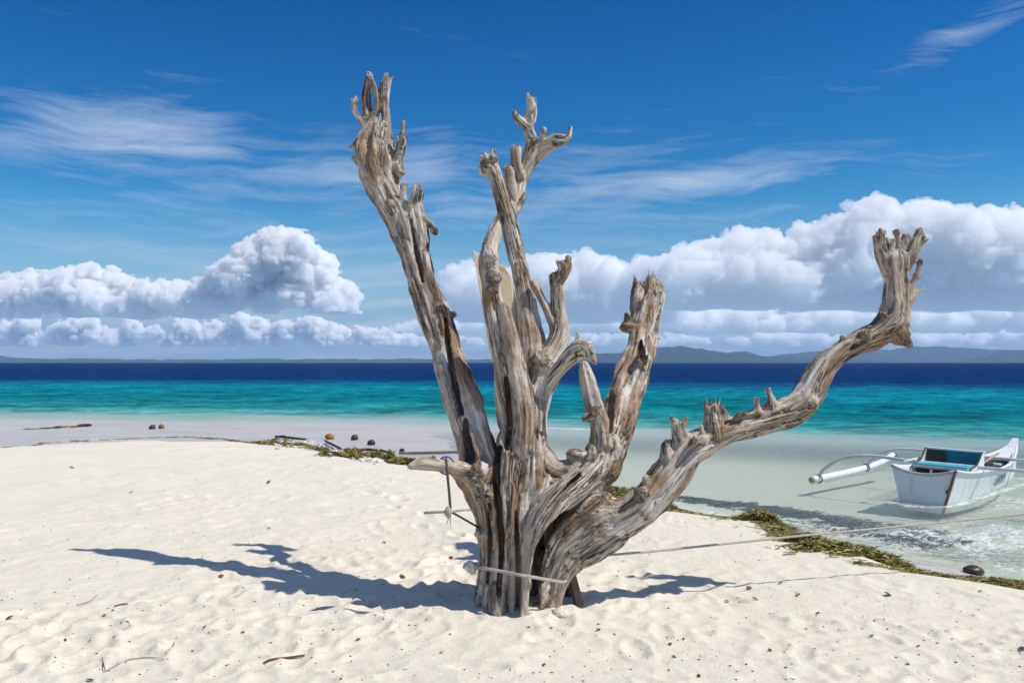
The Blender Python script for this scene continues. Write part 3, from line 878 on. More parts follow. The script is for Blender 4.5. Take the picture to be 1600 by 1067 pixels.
# bleached side limb
H6 = 'limb:bleached'
S(H6, [(856, 600, 6.38, 12), (867, 584, 6.35, 11), (882, 566, 6.3, 12), (897, 551, 6.25, 14), (911, 545, 6.22, 13), (920, 551, 6.2, 10), (930, 566, 6.2, 4)], 0.03, tone=-0.5)
S('stub:h1', [(902, 542, 6.23, 8), (903, 530, 6.23, 5), (903, 520, 6.23, 2.5)], 0.015, under=H6, name='stub', tone=-0.5)
S('stub:h2', [(915, 542, 6.2, 7), (919, 536, 6.2, 4)], 0.015, under=H6, name='stub', tone=-0.5, cut=0.5)

# thick broken limb on the right
I7 = 'limb:thick'
S(I7, [(1015, 449, 8.40, 20), (1014, 470, 8.30, 24), (1008, 494, 8.12, 23), (1004, 518, 7.94, 22), (1001, 542, 7.73, 23), (997, 566, 7.55, 24), (989, 590, 7.37, 25), (980, 615, 7.19, 26), (971, 640, 6.98, 27), (961, 671, 6.77, 27), (949, 705, 6.56, 27), (938, 735, 6.44, 30)], 0.04, cut=0.95, tone=0.05)
S(I7, [(1032, 462, 8.18, 9), (1027, 490, 8.06, 9), (1018, 520, 7.82, 9), (1012, 552, 7.58, 9), (1006, 580, 7.35, 9)], 0.015, cut=0.7, tone=-0.15)
S('knot:i1', [(988, 514, 7.82, 9), (977, 512, 7.76, 9)], 0.02, under=I7, name='knot', tone=0.2)
S('knot:i2', [(981, 500, 7.79, 6), (979, 493, 7.76, 4)], 0.02, under=I7, name='knot', rot=0.6)
S('knot:i3', [(1003, 556, 7.40, 8), (1004, 560, 7.25, 10)], 0.02, under=I7, name='knot', rot=0.8)
S('knot:i4', [(1022, 530, 7.73, 6), (1028, 528, 7.73, 4)], 0.02, under=I7, name='knot')
S('stub:i1', [(913, 573, 6.52, 9), (917, 590, 6.5, 13), (923, 615, 6.48, 14), (930, 640, 6.46, 15), (938, 668, 6.44, 16), (940, 700, 6.42, 20)], 0.025, under=I7, name='stub', tone=0.04, cut=0.3)
S('knot:i5', [(927, 650, 6.4, 8), (915, 654, 6.36, 6)], 0.02, under=I7, name='knot', rot=0.3)
S('knot:i6', [(932, 642, 6.38, 7), (931, 640, 6.31, 7)], 0.02, under=I7, name='knot', rot=0.6)
S('stub:i2', [(918, 728, 6.32, 14), (924, 712, 6.24, 9), (926, 704, 6.22, 7)], 0.02, under=I7, name='stub', cut=0.7, tone=-0.1)
S('knot:i7', [(905, 715, 6.36, 14), (895, 712, 6.32, 11)], 0.025, under=I7, name='knot', rot=0.5)

# long right limb, low and out to the side, then up
K9 = 'limb:reaching'
S(K9, [(945, 820, 6.28, 34), (978, 806, 6.27, 30), (1010, 785, 6.28, 27), (1032, 760, 6.3, 26), (1050, 736, 6.33, 25), (1073, 704, 6.36, 24), (1105, 686, 6.4, 21), (1136, 673, 6.43, 19), (1165, 664, 6.46, 19), (1194, 655, 6.49, 21), (1222, 645, 6.52, 22), (1246, 634, 6.55, 22),
       (1263, 614, 6.58, 21), (1275, 590, 6.61, 19), (1292, 566, 6.64, 18), (1315, 548, 6.67, 17), (1343, 536, 6.71, 17), (1372, 523, 6.75, 20), (1395, 505, 6.78, 23), (1401, 483, 6.8, 21), (1401, 460, 6.82, 19), (1400, 437, 6.84, 17), (1398, 420, 6.85, 18), (1398, 408, 6.85, 17)], 0.03)
S(K9, [(1010, 800, 6.2, 14), (1035, 772, 6.22, 12), (1058, 740, 6.25, 11), (1080, 712, 6.29, 10), (1110, 697, 6.33, 8)], 0.02, tone=-0.15)
S('stub:k0', [(1402, 520, 6.76, 18), (1413, 532, 6.76, 9), (1421, 539, 6.76, 6)], 0.03, under=K9, name='stub', tone=0.25)
for i_, (pp, c_, r_) in enumerate((
        ([(1390, 432, 6.84, 11), (1380, 416, 6.83, 8), (1373, 396, 6.82, 7), (1366, 367, 6.82, 4)], 0.3, 0),
        ([(1384, 412, 6.82, 9), (1378, 386, 6.81, 8), (1377, 364, 6.81, 5)], 0.8, 0.2),
        ([(1388, 404, 6.9, 6), (1388, 390, 6.92, 4), (1387, 377, 6.92, 4)], 0.5, 0.4),
        ([(1389, 392, 6.92, 3), (1395, 380, 6.92, 2.5), (1397, 374, 6.92, 2)], 0.0, 0.2),
        ([(1404, 410, 6.94, 8), (1405, 388, 6.95, 6), (1402, 374, 6.95, 4), (1401, 364, 6.95, 4)], 0.6, 0.3),
        ([(1406, 405, 6.94, 7), (1411, 388, 6.95, 6), (1414, 366, 6.95, 4)], 0.4, 0),
        ([(1404, 424, 6.84, 13), (1417, 408, 6.84, 10), (1425, 396, 6.84, 9), (1430, 378, 6.84, 7), (1438, 363, 6.84, 6)], 0.5, 0),
        ([(1431, 390, 6.84, 5), (1439, 382, 6.84, 4), (1444, 374, 6.84, 4)], 0.5, 0.2),
        ([(1428, 384, 6.84, 5), (1424, 374, 6.84, 4), (1422, 365, 6.84, 3)], 0.4, 0.1),
        ([(1413, 476, 6.8, 10), (1420, 460, 6.8, 7), (1425, 445, 6.8, 5), (1434, 428, 6.8, 4), (1437, 410, 6.8, 4)], 0.5, 0),
        ([(1414, 484, 6.8, 9), (1424, 470, 6.8, 6), (1432, 458, 6.8, 5), (1444, 451, 6.8, 3)], 0.4, 0.3),
        ([(1431, 430, 6.8, 4), (1437, 435, 6.8, 3)], 0.3, 0.3))):
    S('twig:k%d' % i_, pp, 0.015, under=K9, name='twig', cut=c_, rot=r_, tone=-0.04)
S('knot:k1', [(1385, 494, 6.72, 8), (1379, 488, 6.7, 6)], 0.02, under=K9, name='knot', rot=0.8, cut=0.5)
S('knot:k2', [(1352, 528, 6.66, 8), (1348, 522, 6.6, 7)], 0.015, under=K9, name='knot', rot=0.9)
S('knot:k3', [(1320, 536, 6.66, 7), (1316, 527, 6.65, 4)], 0.015, under=K9, name='knot', rot=0.6)
S('stub:k1', [(1068, 696, 6.36, 16), (1062, 676, 6.34, 12), (1060, 660, 6.33, 11)], 0.03, under=K9, name='stub', cut=0.6, tone=-0.1)
S('stub:k2', [(1055, 666, 6.32, 6), (1050, 657, 6.32, 4), (1048, 650, 6.32, 2.5)], 0.01, under=K9, name='stub')
S('stub:k3', [(1067, 666, 6.32, 6), (1071, 653, 6.32, 4)], 0.01, under=K9, name='stub')
S('stub:k4', [(1114, 678, 6.4, 20), (1111, 656, 6.4, 14), (1110, 634, 6.4, 11)], 0.03, under=K9, name='stub', cut=0.6, tone=0.08)
S('stub:k5', [(1128, 668, 6.42, 12), (1128, 650, 6.44, 10), (1124, 642, 6.44, 8)], 0.03, under=K9, name='stub', cut=0.7, rot=0.5)
S('stub:k6', [(1098, 688, 6.3, 8), (1097, 676, 6.27, 5), (1096, 665, 6.26, 3)], 0.02, under=K9, name='stub', tone=-0.3)
S('knot:k4', [(1094, 690, 6.28, 8), (1092, 688, 6.22, 8)], 0.015, under=K9, name='knot', rot=0.5, tone=-0.3)
S('knot:k5', [(1158, 656, 6.42, 11), (1160, 650, 6.38, 9)], 0.03, under=K9, name='knot', rot=0.6)
S('knot:k6', [(1183, 645, 6.46, 9), (1183, 635, 6.45, 5), (1182, 627, 6.45, 3)], 0.02, under=K9, name='knot', rot=0.45, cut=0.6)
S('knot:k7', [(1206, 638, 6.46, 12), (1206, 625, 6.44, 7), (1201, 613, 6.44, 3.5)], 0.02, under=K9, name='knot', rot=0.3, cut=0.5)
S('knot:k8', [(1266, 626, 6.53, 12), (1268, 630, 6.48, 11)], 0.04, under=K9, name='knot', rot=0.4)
S('knot:k9', [(1012, 758, 6.28, 9), (1009, 748, 6.28, 6), (1009, 743, 6.28, 3)], 0.02, under=K9, name='knot', rot=0.4)
S('knot:k10', [(1000, 772, 6.2, 12), (998, 770, 6.13, 9)], 0.03, under=K9, name='knot', rot=0.6)
S('stub:k7', [(1046, 715, 6.34, 13), (1042, 700, 6.34, 9), (1043, 694, 6.34, 6)], 0.02, under=K9, name='stub', rot=0.4, cut=0.6)

# low stub to the left
L10 = 'limb:low_stub'
S(L10, [(738, 748, 6.3, 21), (724, 738, 6.24, 16), (708, 731, 6.2, 12), (688, 727, 6.17, 11), (664, 725, 6.14, 10), (648, 727, 6.12, 7), (641, 729, 6.11, 5)], 0.04, cut=0.3, tone=0.05)
S('stub:l1', [(684, 722, 6.16, 6), (682, 715, 6.16, 4), (679, 713, 6.16, 2.5)], 0.015, under=L10, name='stub')

# splinters round the broken ends
rs = random.Random(4)
for st in list(STROKES):
    if st['cut'] < 0.45:
        continue
    (x0, y0, Y0, r0), (x1, y1, Y1, r1) = st['pts'][0], st['pts'][1]
    L_ = math.hypot(x0 - x1, y0 - y1) + 1e-3
    ax, ay = (x0 - x1) / L_, (y0 - y1) / L_
    for q in range(3 + int(r0 / 5)):
        a_ = rs.uniform(0, 2 * math.pi)
        ox, od = math.cos(a_) * r0 * 0.72, math.sin(a_) * r0 * 0.72 * Y0 / FPX
        bx, by = x0 - ay * ox - ax * r0 * 0.3, y0 + ax * ox - ay * r0 * 0.3
        ln = rs.uniform(0.35, 1.1) * (r0 * 0.5 + 4)
        S(st['part'], [(bx, by, Y0 + od, max(3.2, r0 * 0.26)), (bx + ax * ln * 0.6 + rs.uniform(-1, 1), by + ay * ln * 0.6, Y0 + od, max(3, r0 * 0.2)),
                       (bx + ax * ln + rs.uniform(-2, 2), by + ay * ln, Y0 + od, 2.6)], 0.008, under=st['under'], name=st['name'], rot=rs.choice((0, 0.3, 0.7)), tone=rs.uniform(-0.1, 0.15))

CLEFTS = [  # (photo x, photo y, metres ahead, half width in photo pixels), how deep
    ([(780, 700, 6.26, 5), (775, 745, 6.2, 6), (780, 800, 6.14, 6), (784, 860, 6.12, 5), (779, 925, 6.12, 4)], 0.16),
    ([(884, 800, 6.12, 3), (860, 826, 6.1, 8), (846, 858, 6.1, 10), (840, 900, 6.1, 10), (836, 945, 6.12, 9)], 0.22),
    ([(806, 800, 6.12, 2.5), (809, 860, 6.1, 4), (810, 910, 6.08, 4.5), (808, 962, 6.08, 4)], 0.12),
    ([(728, 655, 6.44, 3), (731, 685, 6.4, 6), (736, 716, 6.36, 7)], 0.10),
    ([(696, 498, 6.85, 2.5), (702, 545, 6.75, 4), (712, 600, 6.6, 4.5), (722, 645, 6.5, 4)], 0.10),
    ([(790, 590, 6.3, 4), (795, 625, 6.28, 6), (797, 665, 6.24, 6), (792, 700, 6.2, 4)], 0.13),
    ([(1003, 532, 7.35, 3), (1002, 548, 7.3, 6), (1000, 562, 7.25, 4)], 0.10),
    ([(956, 612, 6.9, 2.5), (953, 640, 6.75, 4), (950, 672, 6.6, 3.5)], 0.10),
    ([(904, 740, 6.2, 2.5), (880, 768, 6.08, 4), (858, 796, 6.04, 3)], 0.06),
    ([(960, 800, 6.12, 3), (930, 822, 6.1, 5), (900, 850, 6.1, 4)], 0.06),
    ([(1186, 650, 6.38, 3), (1160, 655, 6.36, 5), (1136, 662, 6.34, 4)], 0.07),
    ([(1020, 770, 6.1, 3), (1046, 735, 6.14, 5), (1068, 706, 6.18, 3)], 0.07),
    ([(596, 240, 7.3, 3), (604, 275, 7.25, 5), (612, 305, 7.2, 4)], 0.10),
    ([(640, 340, 7.15, 2.5), (648, 385, 7.1, 4), (660, 440, 7.0, 3)], 0.09),
    ([(1402, 430, 6.6, 2.5), (1400, 460, 6.6, 4.5), (1392, 490, 6.6, 3)], 0.08),
    ([(763, 800, 6.2, 2), (766, 850, 6.18, 3.5), (762, 910, 6.18, 3)], 0.09),
    ([(870, 870, 6.12, 2.5), (862, 905, 6.1, 3.5), (860, 940, 6.1, 3)], 0.06),
]

# ---- wood as one solid, then its skin
VH = 0.0102
LO = np.array([-1.75, 5.72, -0.28], np.float32)
HI = np.array([3.25, 8.55, 4.35], np.float32)
gn = np.ceil((HI - LO) / VH).astype(int)
FIELD = np.full(tuple(gn), 0.3, np.float32)
SAMP = []
MARG = 0.085
for si, st in enumerate(STROKES):
    pts = st['pts']
    pts = np.array([[*P(x, y, Y), rp * Y / FPX] for x, y, Y, rp in [(a_, b_, 6.3 + (c_ - 6.3) * (0.84 if c_ > 6.3 else 1), d_) for a_, b_, c_, d_ in pts]])
    pts[:, 3] = np.maximum(pts[:, 3], 0.0125)
    sm = catmull(pts, 6)
    pos, rad = sm[:, :3], sm[:, 3]
    n = len(pos)
    tan = np.gradient(pos, axis=0)
    tan /= np.linalg.norm(tan, axis=1)[:, None]
    u = np.cross(tan[0], [0.31, 0.8, 0.52]); u /= np.linalg.norm(u)
    U = []
    for i in range(n):
        u = u - tan[i] * (u @ tan[i]); u /= np.linalg.norm(u)
        U.append(u)
    U = np.array(U)
    W_ = np.cross(tan, U)
    seglen = np.linalg.norm(np.diff(pos, axis=0), axis=1)
    arc = np.concatenate([[0], np.cumsum(seglen)])
    SAMP.append((pos, rad, U, W_, arc))
    mg = rad.max() * 0.25 + MARG
    b0 = np.clip(((pos - rad[:, None] - mg).min(0) - LO) / VH, 0, gn - 1).astype(int)
    b1 = np.clip(((pos + rad[:, None] + mg).max(0) - LO) / VH + 2, 1, gn).astype(int)
    shp = tuple(b1 - b0)
    dm = np.full(shp, 9.0, np.float32)
    uu = np.zeros(shp, np.float32); vv = np.zeros(shp, np.float32); ss = np.zeros(shp, np.float32); rr = np.full(shp, 0.02, np.float32)
    for i in range(n - 1):
        m2 = max(rad[i], rad[i + 1]) * 1.25 + MARG
        c0 = np.clip((np.minimum(pos[i], pos[i + 1]) - m2 - LO) / VH - b0, 0, np.array(shp) - 1).astype(int)
        c1_ = np.clip((np.maximum(pos[i], pos[i + 1]) + m2 - LO) / VH - b0 + 2, 1, shp).astype(int)
        sl = tuple(slice(a, b) for a, b in zip(c0, c1_))
        g3d = [(LO[q] + VH * (np.arange(c0[q], c1_[q]) + b0[q])).astype(np.float32) for q in range(3)]
        X_ = g3d[0][:, None, None] - pos[i, 0]; Y_ = g3d[1][None, :, None] - pos[i, 1]; Z_ = g3d[2][None, None, :] - pos[i, 2]
        e = pos[i + 1] - pos[i]
        tt = (X_ * e[0] + Y_ * e[1] + Z_ * e[2]) / (e @ e)
        t0 = tt
        tt = np.clip(tt, 0, 1)
        if st['cut'] and i == 0:
            tt2 = np.clip(t0, -3, 1)
        else:
            tt2 = tt
        rl = rad[i] + (rad[i + 1] - rad[i]) * tt
        dx, dy, dz = X_ - e[0] * tt2, Y_ - e[1] * tt2, Z_ - e[2] * tt2
        d = np.sqrt(dx * dx + dy * dy + dz * dz) - rl
        ua = U[i]; wa = W_[i]
        pu = dx * ua[0] + dy * ua[1] + dz * ua[2]
        pv = dx * wa[0] + dy * wa[1] + dz * wa[2]
        a = dm[sl]
        mk = d < a
        a[mk] = d[mk]
        uu[sl][mk] = pu[mk]; vv[sl][mk] = pv[mk]; rr[sl][mk] = rl[mk]
        ss[sl][mk] = (arc[i] + seglen[i] * np.broadcast_to(tt2, d.shape))[mk]
    band = np.nonzero(np.abs(dm) < rad.max() * 0.35 + 0.05)
    r_ = rr[band]; s_ = ss[band]
    q = np.sqrt(uu[band] ** 2 + vv[band] ** 2) + 1e-4
    cu, cv = uu[band] / q, vv[band] / q
    sd = 100 + si * 7
    # long flutes along the grain, finer ribs, and lumps
    fl = 0.75 * vnoise(cu * 1.6 + s_ * 0.9, cv * 1.6 - s_ * 0.7, s_ * 1.6, sd) + 0.70 * (2.2 * np.abs(vnoise(cu * 2.3 + s_ * 0.4, cv * 2.3 + s_ * 1.2, s_ * 1.7, sd + 1)) - 0.75)
    wz_ = LO[0] + VH * (band[0] + b0[0]); wy_ = LO[1] + VH * (band[1] + b0[1]); wx_ = LO[2] + VH * (band[2] + b0[2])
    lm = fbm(wz_ * 9, wy_ * 9, wx_ * 9, 3, 0.55, sd + 2)
    fine = vnoise(cu * 6.0, cv * 6.0, s_ * 6, sd + 3)
    am = np.minimum(r_, 0.2) * st['amp']
    disp = am * (0.235 * fl + 0.085 * fine - 0.02) + np.minimum(r_ * 0.08, 0.010) * lm
    dcut = dm[band] - disp
    if st['cut']:
        jag = vnoise(uu[band] / (r_ * 0.42), vv[band] / (r_ * 0.42), 0.5, sd + 4) + 0.5 * vnoise(uu[band] / (r_ * 0.2), vv[band] / (r_ * 0.2), 0.5, sd + 5)
        lim = -st['cut'] * rad[0] * (0.15 + 0.75 * jag)
        hollow = st['cut'] * rad[0] * 0.9 * np.exp(-(q / (r_ * 0.55)) ** 4)
        dcut = np.maximum(dcut, (lim + hollow) - s_)
    dm[band] = dcut
    gsl = tuple(slice(a, b) for a, b in zip(b0, b1))
    Fg = FIELD[gsl]
    k = st['k']
    hh = np.clip(k - np.abs(Fg - dm), 0, None) / k
    np.minimum(Fg, dm, out=Fg)
    Fg -= hh * hh * (k / 4)

# clefts and rot holes running deep into the wood
for pts, depth_in in CLEFTS:
    sm = catmull([[*P(x, y, Y), rp * Y / FPX] for x, y, Y, rp in pts], 5)
    for i in range(len(sm) - 1):
        a_, b_ = sm[i], sm[i + 1]
        lo_ = np.minimum(a_[:3], b_[:3]) - [0.08, 0.5, 0.08]
        hi_ = np.maximum(a_[:3], b_[:3]) + [0.08, depth_in + 0.03, 0.08]
        i0 = np.clip((lo_ - LO) / VH, 0, gn - 1).astype(int); i1 = np.clip((hi_ - LO) / VH + 1, 1, gn).astype(int)
        gx_, gy_, gz_ = [(LO[q] + VH * np.arange(i0[q], i1[q])).astype(np.float32) for q in range(3)]
        X_ = gx_[:, None, None] - a_[0]; Z_ = gz_[None, None, :] - a_[2]
        ex_, ez_ = b_[0] - a_[0], b_[2] - a_[2]
        tt = np.clip((X_ * ex_ + Z_ * ez_) / (ex_ * ex_ + ez_ * ez_ + 1e-9), 0, 1)
        wob = 0.35 * vnoise(gx_[:, None, None] * 30, gy_[None, :, None] * 12, gz_[None, None, :] * 14, 41)
        rl = (a_[3] + (b_[3] - a_[3]) * tt) * (1 + wob)
        yc = a_[1] + (b_[1] - a_[1]) * tt
        rl = rl * np.clip((yc + depth_in - gy_[None, :, None]) / depth_in, 0, 1) ** 0.6
        d = np.sqrt((X_ - ex_ * tt) ** 2 + (Z_ - ez_ * tt) ** 2) - rl
        sl = tuple(slice(p_, q_) for p_, q_ in zip(i0, i1))
        sub = FIELD[sl]
        inside_ = rl > 0.002
        hh = np.clip(0.012 - np.abs(sub + d), 0, None) / 0.012
        FIELD[sl] = np.where(inside_, np.maximum(sub, -d) + hh * hh * 0.003, sub)

TV, TF = surface_nets(FIELD, LO, VH)
del FIELD
# which length of wood each bit of skin belongs to, and its place along the grain
best = np.full(len(TV), 9.0, np.float32)
own = np.zeros(len(TV), int)
grain = np.zeros((len(TV), 3), np.float32)
for si, (pos, rad, U, W_, arc) in enumerate(SAMP):
    lo_, hi_ = (pos - rad[:, None]).min(0) - 0.12, (pos + rad[:, None]).max(0) + 0.12
    cand = np.nonzero(((TV > lo_) & (TV < hi_)).all(1))[0]
    for c0 in range(0, len(cand), 20000):
        ci = cand[c0:c0 + 20000]
        dv = TV[ci][:, None, :] - pos[None].astype(np.float32)
        d = np.sqrt((dv ** 2).sum(2))
        j = (d - rad[None]).argmin(1)
        ar = np.arange(len(ci))
        dj = (d - rad[None])[ar, j]
        mk = dj < best[ci]
        sel = ci[mk]; jm = j[mk]
        best[sel] = dj[mk]; own[sel] = si
        vec = dv[ar[mk], jm]
        grain[sel, 0] = (vec * U[jm]).sum(1) + si * 1.37
        grain[sel, 1] = (vec * W_[jm]).sum(1) + si * 0.71
        tg = np.cross(U[jm], W_[jm])
        grain[sel, 2] = (arc[jm] + (vec * tg).sum(1)) * 0.14
tone_v = np.array([s_['tone'] for s_ in STROKES], np.float32)[own]
rot_v = np.array([s_['rot'] for s_ in STROKES], np.float32)[own] * np.clip(1.2 + 0.9 * vnoise(TV[:, 0] * 22, TV[:, 1] * 22, TV[:, 2] * 22, 5), 0, 1.2)
fown = own[TF[:, 0]]
cgrain = grain[TF]
mixed = np.nonzero((own[TF] != fown[:, None]).any(1))[0]
for si in np.unique(fown[mixed]):
    fi = mixed[fown[mixed] == si]
    pos, rad, U, W_, arc = SAMP[si]
    q = TV[TF[fi]].reshape(-1, 3)
    dv = q[:, None, :] - pos[None].astype(np.float32)
    jm = (np.sqrt((dv ** 2).sum(2)) - rad[None]).argmin(1)
    vec = dv[np.arange(len(q)), jm]
    cg = np.stack([(vec * U[jm]).sum(1) + si * 1.37, (vec * W_[jm]).sum(1) + si * 0.71, (arc[jm] + (vec * np.cross(U[jm], W_[jm])).sum(1)) * 0.14], 1)
    cgrain[fi] = cg.reshape(-1, 4, 3)
# soften tone across joints
for _ in range(6):
    for arr in (tone_v, rot_v):
        acc_ = np.zeros(len(TV), np.float32); cn_ = np.zeros(len(TV), np.float32)
        fm_ = arr[TF].mean(1)
        for q in range(4):
            np.add.at(acc_, TF[:, q], fm_); np.add.at(cn_, TF[:, q], 1)
        arr[:] = np.where(cn_ > 0, acc_ / np.maximum(cn_, 1), arr)
tri_n = np.cross(TV[TF[:, 2]] - TV[TF[:, 0]], TV[TF[:, 3]] - TV[TF[:, 1]])
vn = np.zeros_like(TV)
for q in range(4):
    np.add.at(vn, TF[:, q], tri_n)
vn /= np.linalg.norm(vn, axis=1)[:, None] + 1e-9

keys = []
for s_ in STROKES:
    if s_['part'] not in keys:
        keys.append(s_['part'])
part_of = np.array([keys.index(s_['part']) for s_ in STROKES])[own]
fpart = np.array(part_of[TF[:, 0]])
tree_o = Vector((0.06, 6.32, 0.0))
tree = empty('dead_tree', tree_o)
tag(tree, 'bare weathered grey driftwood tree with broken limbs standing in white sand', 'tree')
pobj = {}
ldict = {A: 'tall left limb with finger-like twigs at its top', B: 'antler-shaped pale limb behind the pole-like one', D3: 'smooth straight limb with a rounded knotted end',
         E4: 'limb with a dark scarred head in front of the board', F5: 'crooked grey limb with a clenched end', H6: 'short bleached white side limb', I7: 'thick limb broken off flat at the top',
         K9: 'long limb reaching right and turning up to a crown of twigs', L10: 'low horizontal stub pointing left'}
for ki, key in enumerate(keys):
    st = next(s_ for s_ in STROKES if s_['part'] == key)
    fs = TF[fpart == ki]
    if len(fs) < 4:
        continue
    ids, inv = np.unique(fs, return_inverse=True)
    par = pobj.get(st['under']) if st['under'] else tree
    o = mesh_obj(st['name'], TV[ids] - np.array(tree_o, np.float32), inv.reshape(fs.shape), m_wood, par, True)
    set_attr(o.data, 'grain', 'FLOAT_VECTOR', cgrain[fpart == ki], 'CORNER')
    set_attr(o.data, 'tone', 'FLOAT', tone_v[ids])
    set_attr(o.data, 'rot', 'FLOAT', rot_v[ids])
    o.data.normals_split_custom_set_from_vertices([tuple(v) for v in vn[ids].tolist()])
    pobj[key] = o
    if key in ldict:
        o['label'] = ldict[key]

# thin sharp shards left standing where the wood snapped
rs = random.Random(21)
for si, st in enumerate(STROKES):
    if st['cut'] < 0.45 or st['k'] == 0.008:
        continue
    pos, rad, U, W_, arc = SAMP[si]
    outw = Vector(pos[0] - pos[2]).normalized()
    host = pobj.get(st['under'] or st['part'])
    if host is None:
        continue
    r0 = float(rad[0])
    for q in range(3 + int(r0 / 0.02)):
        a_ = rs.uniform(0, 6.283)
        off = (Vector(U[0]) * math.cos(a_) + Vector(W_[0]) * math.sin(a_)) * r0 * rs.uniform(0.35, 0.85)
        b_ = Vector(pos[0]) + off - outw * (r0 * 0.9 + 0.01)
        d_ = (outw + off * (0.35 / max(r0, 0.01)) + Vector((rs.uniform(-0.25, 0.25), rs.uniform(-0.25, 0.25), rs.uniform(-0.1, 0.3)))).normalized()
        ln = r0 * rs.uniform(1.0, 2.0) + 0.025
        br_ = min(0.012, 0.16 * r0 + 0.004)
        V, F = tube_data([b_, b_ + d_ * ln * 0.55, b_ + d_ * ln], [br_, br_ * 0.75, br_ * 0.12], 5)
        o = mesh_obj('splinter', [v - tree_o for v in V], F, m_wood, host, False)
        co_ = np.array([[(v - b_).dot(Vector(U[0])), (v - b_).dot(Vector(W_[0])), (v - b_).dot(outw) * 0.14] for v in V]) + si * 0.9 + q * 0.13
        set_attr(o.data, 'grain', 'FLOAT_VECTOR', co_)
        set_attr(o.data, 'tone', 'FLOAT', [st['tone']] * len(V))

# ------------------------------------------------------------------ things on and round the tree
m_board = simple('plywood', (0.62, 0.50, 0.33), 0.75, 0.10, 5, 0.002)
m_plank = simple('brown_plank', (0.20, 0.125, 0.075), 0.8, 0.3, 14, 0.004)
m_rope = simple('pale_rope', (0.46, 0.43, 0.39), 0.9, 0.2, 60, 0.003)
m_line = simple('grey_line', (0.42, 0.38, 0.33), 0.9, 0.25, 50, 0.002)
m_dkline = simple('dark_line', (0.10, 0.085, 0.07), 0.8, 0.2, 40, 0.002)
m_blue = simple('blue_tape', (0.05, 0.09, 0.45), 0.6, 0.2, 20)
m_shell = simple('bleached_shell', (0.66, 0.60, 0.52), 0.6, 0.25, 22, 0.006)
m_rock = simple('dark_rock', (0.16, 0.15, 0.14), 0.9, 0.4, 20, 0.01)


def slab(name, outline, dirv_, thick, mat, parent=None):
    """flat piece cut to an outline (list of world points) with thickness along dirv_"""
    d = Vector(dirv_).normalized() * thick
    n = len(outline)
    V = [Vector(p) for p in outline] + [Vector(p) + d for p in outline]
    F = [tuple(range(n))[::-1], tuple(range(n, 2 * n))] + [(i, (i + 1) % n, n + (i + 1) % n, n + i) for i in range(n)]
    o = Vector(outline[-1])
    ob = mesh_obj(name, [v - o for v in V], F, mat, parent)
    ob.location = o
    b = ob.modifiers.new('edge', 'BEVEL')
    b.width = 0.004
    b.segments = 2
    return ob


brd = slab('wooden_board', [P(x, y, Y) for x, y, Y in ((739, 391, 6.78), (748, 397, 6.78), (775, 411, 6.76), (790, 418, 6.75), (798, 433, 6.74), (804, 458, 6.72), (809, 484, 6.7), (812, 520, 6.66), (812, 558, 6.62), (806, 590, 6.6), (778, 592, 6.6), (764, 545, 6.64), (752, 470, 6.7))],
           (0.1, 1, 0.15), 0.022, m_board)
tag(brd, 'pale tan wooden board wedged upright behind the middle limb of the tree', 'board')

# strap of rope round the foot of the trunk
pts = [(738, 884, 6.28), (748, 886, 6.18), (765, 889, 6.08), (787, 893, 6.04), (812, 898, 5.97), (836, 902, 6.0), (860, 906, 6.07), (878, 909, 6.13), (887, 906, 6.2), (894, 898, 6.4), (870, 890, 6.85), (800, 884, 6.92), (752, 884, 6.7), (738, 884, 6.4)]
path = [Vector(p) for p in catmull([P(*p) for p in pts], 6)]
strap = empty('rope_band', path[0])
tag(strap, 'pale flattened rope tied round the foot of the dead tree', 'rope')
path = [Vector(p) for p in catmull([P(*p) for p in pts], 26)]
for q in range(3):
    tube('strand', [p + Vector((0, 0.005 * math.cos(i * 0.55 + q * 2.094), 0.006 * math.sin(i * 0.55 + q * 2.094))) for i, p in enumerate(path)], 0.0052, m_rope, strap, 6, origin=path[0])
c0 = P(739, 884, 6.22)
import bmesh


def lump(name, loc, size, mat, seed, rough=0.2, parent=None, sub=3, rot=(0, 0, 0), freq=2.2):
    bm = bmesh.new()
    bmesh.ops.create_icosphere(bm, subdivisions=sub, radius=1.0)
    co = np.array([v.co[:] for v in bm.verts], np.float32)
    d = 1 + rough * fbm(co[:, 0] * freq + seed, co[:, 1] * freq, co[:, 2] * freq, 3, 0.5, seed)
    co = co * d[:, None] * np.array(size)
    F = [tuple(v.index for v in f.verts) for f in bm.faces]
    bm.free()
    o = mesh_obj(name, [tuple(c) for c in co], F, mat, parent, True)
    o.location = loc
    o.rotation_euler = rot
    return o


pk = lump('shell', P(736, 885, 6.2), (0.042, 0.05, 0.04), m_shell, 5, 0.35)
tag(pk, 'small bleached shell-like lump caught under the rope at the tree foot', 'shell')

a, b = P(887, 878, 6.40), ground_at(909, 948)
b.z -= 0.05
V, F = box_data(0.058, 0.035, (a - b).length + 0.06, 0.004)
prop = mesh_obj('wooden_prop', V, F, m_plank, None, False, (a + b) / 2)
prop.rotation_euler = (a - b).to_track_quat('Z', 'Y').to_euler()
tag(prop, 'short brown plank leaning against the right root of the dead tree', 'plank')
tag(lump('stone', Vector((0.375, 6.42, 0.03)), (0.03, 0.04, 0.075), m_rock, 3, 0.3), 'dark stone half hidden behind the right root of the tree', 'stone')
tag(lump('coral_piece', ground_at(876, 962) + Vector((0, 0, 0.015)), (0.05, 0.04, 0.035), m_shell, 8, 0.35), 'pale lump of coral in the sand before the right root', 'coral')

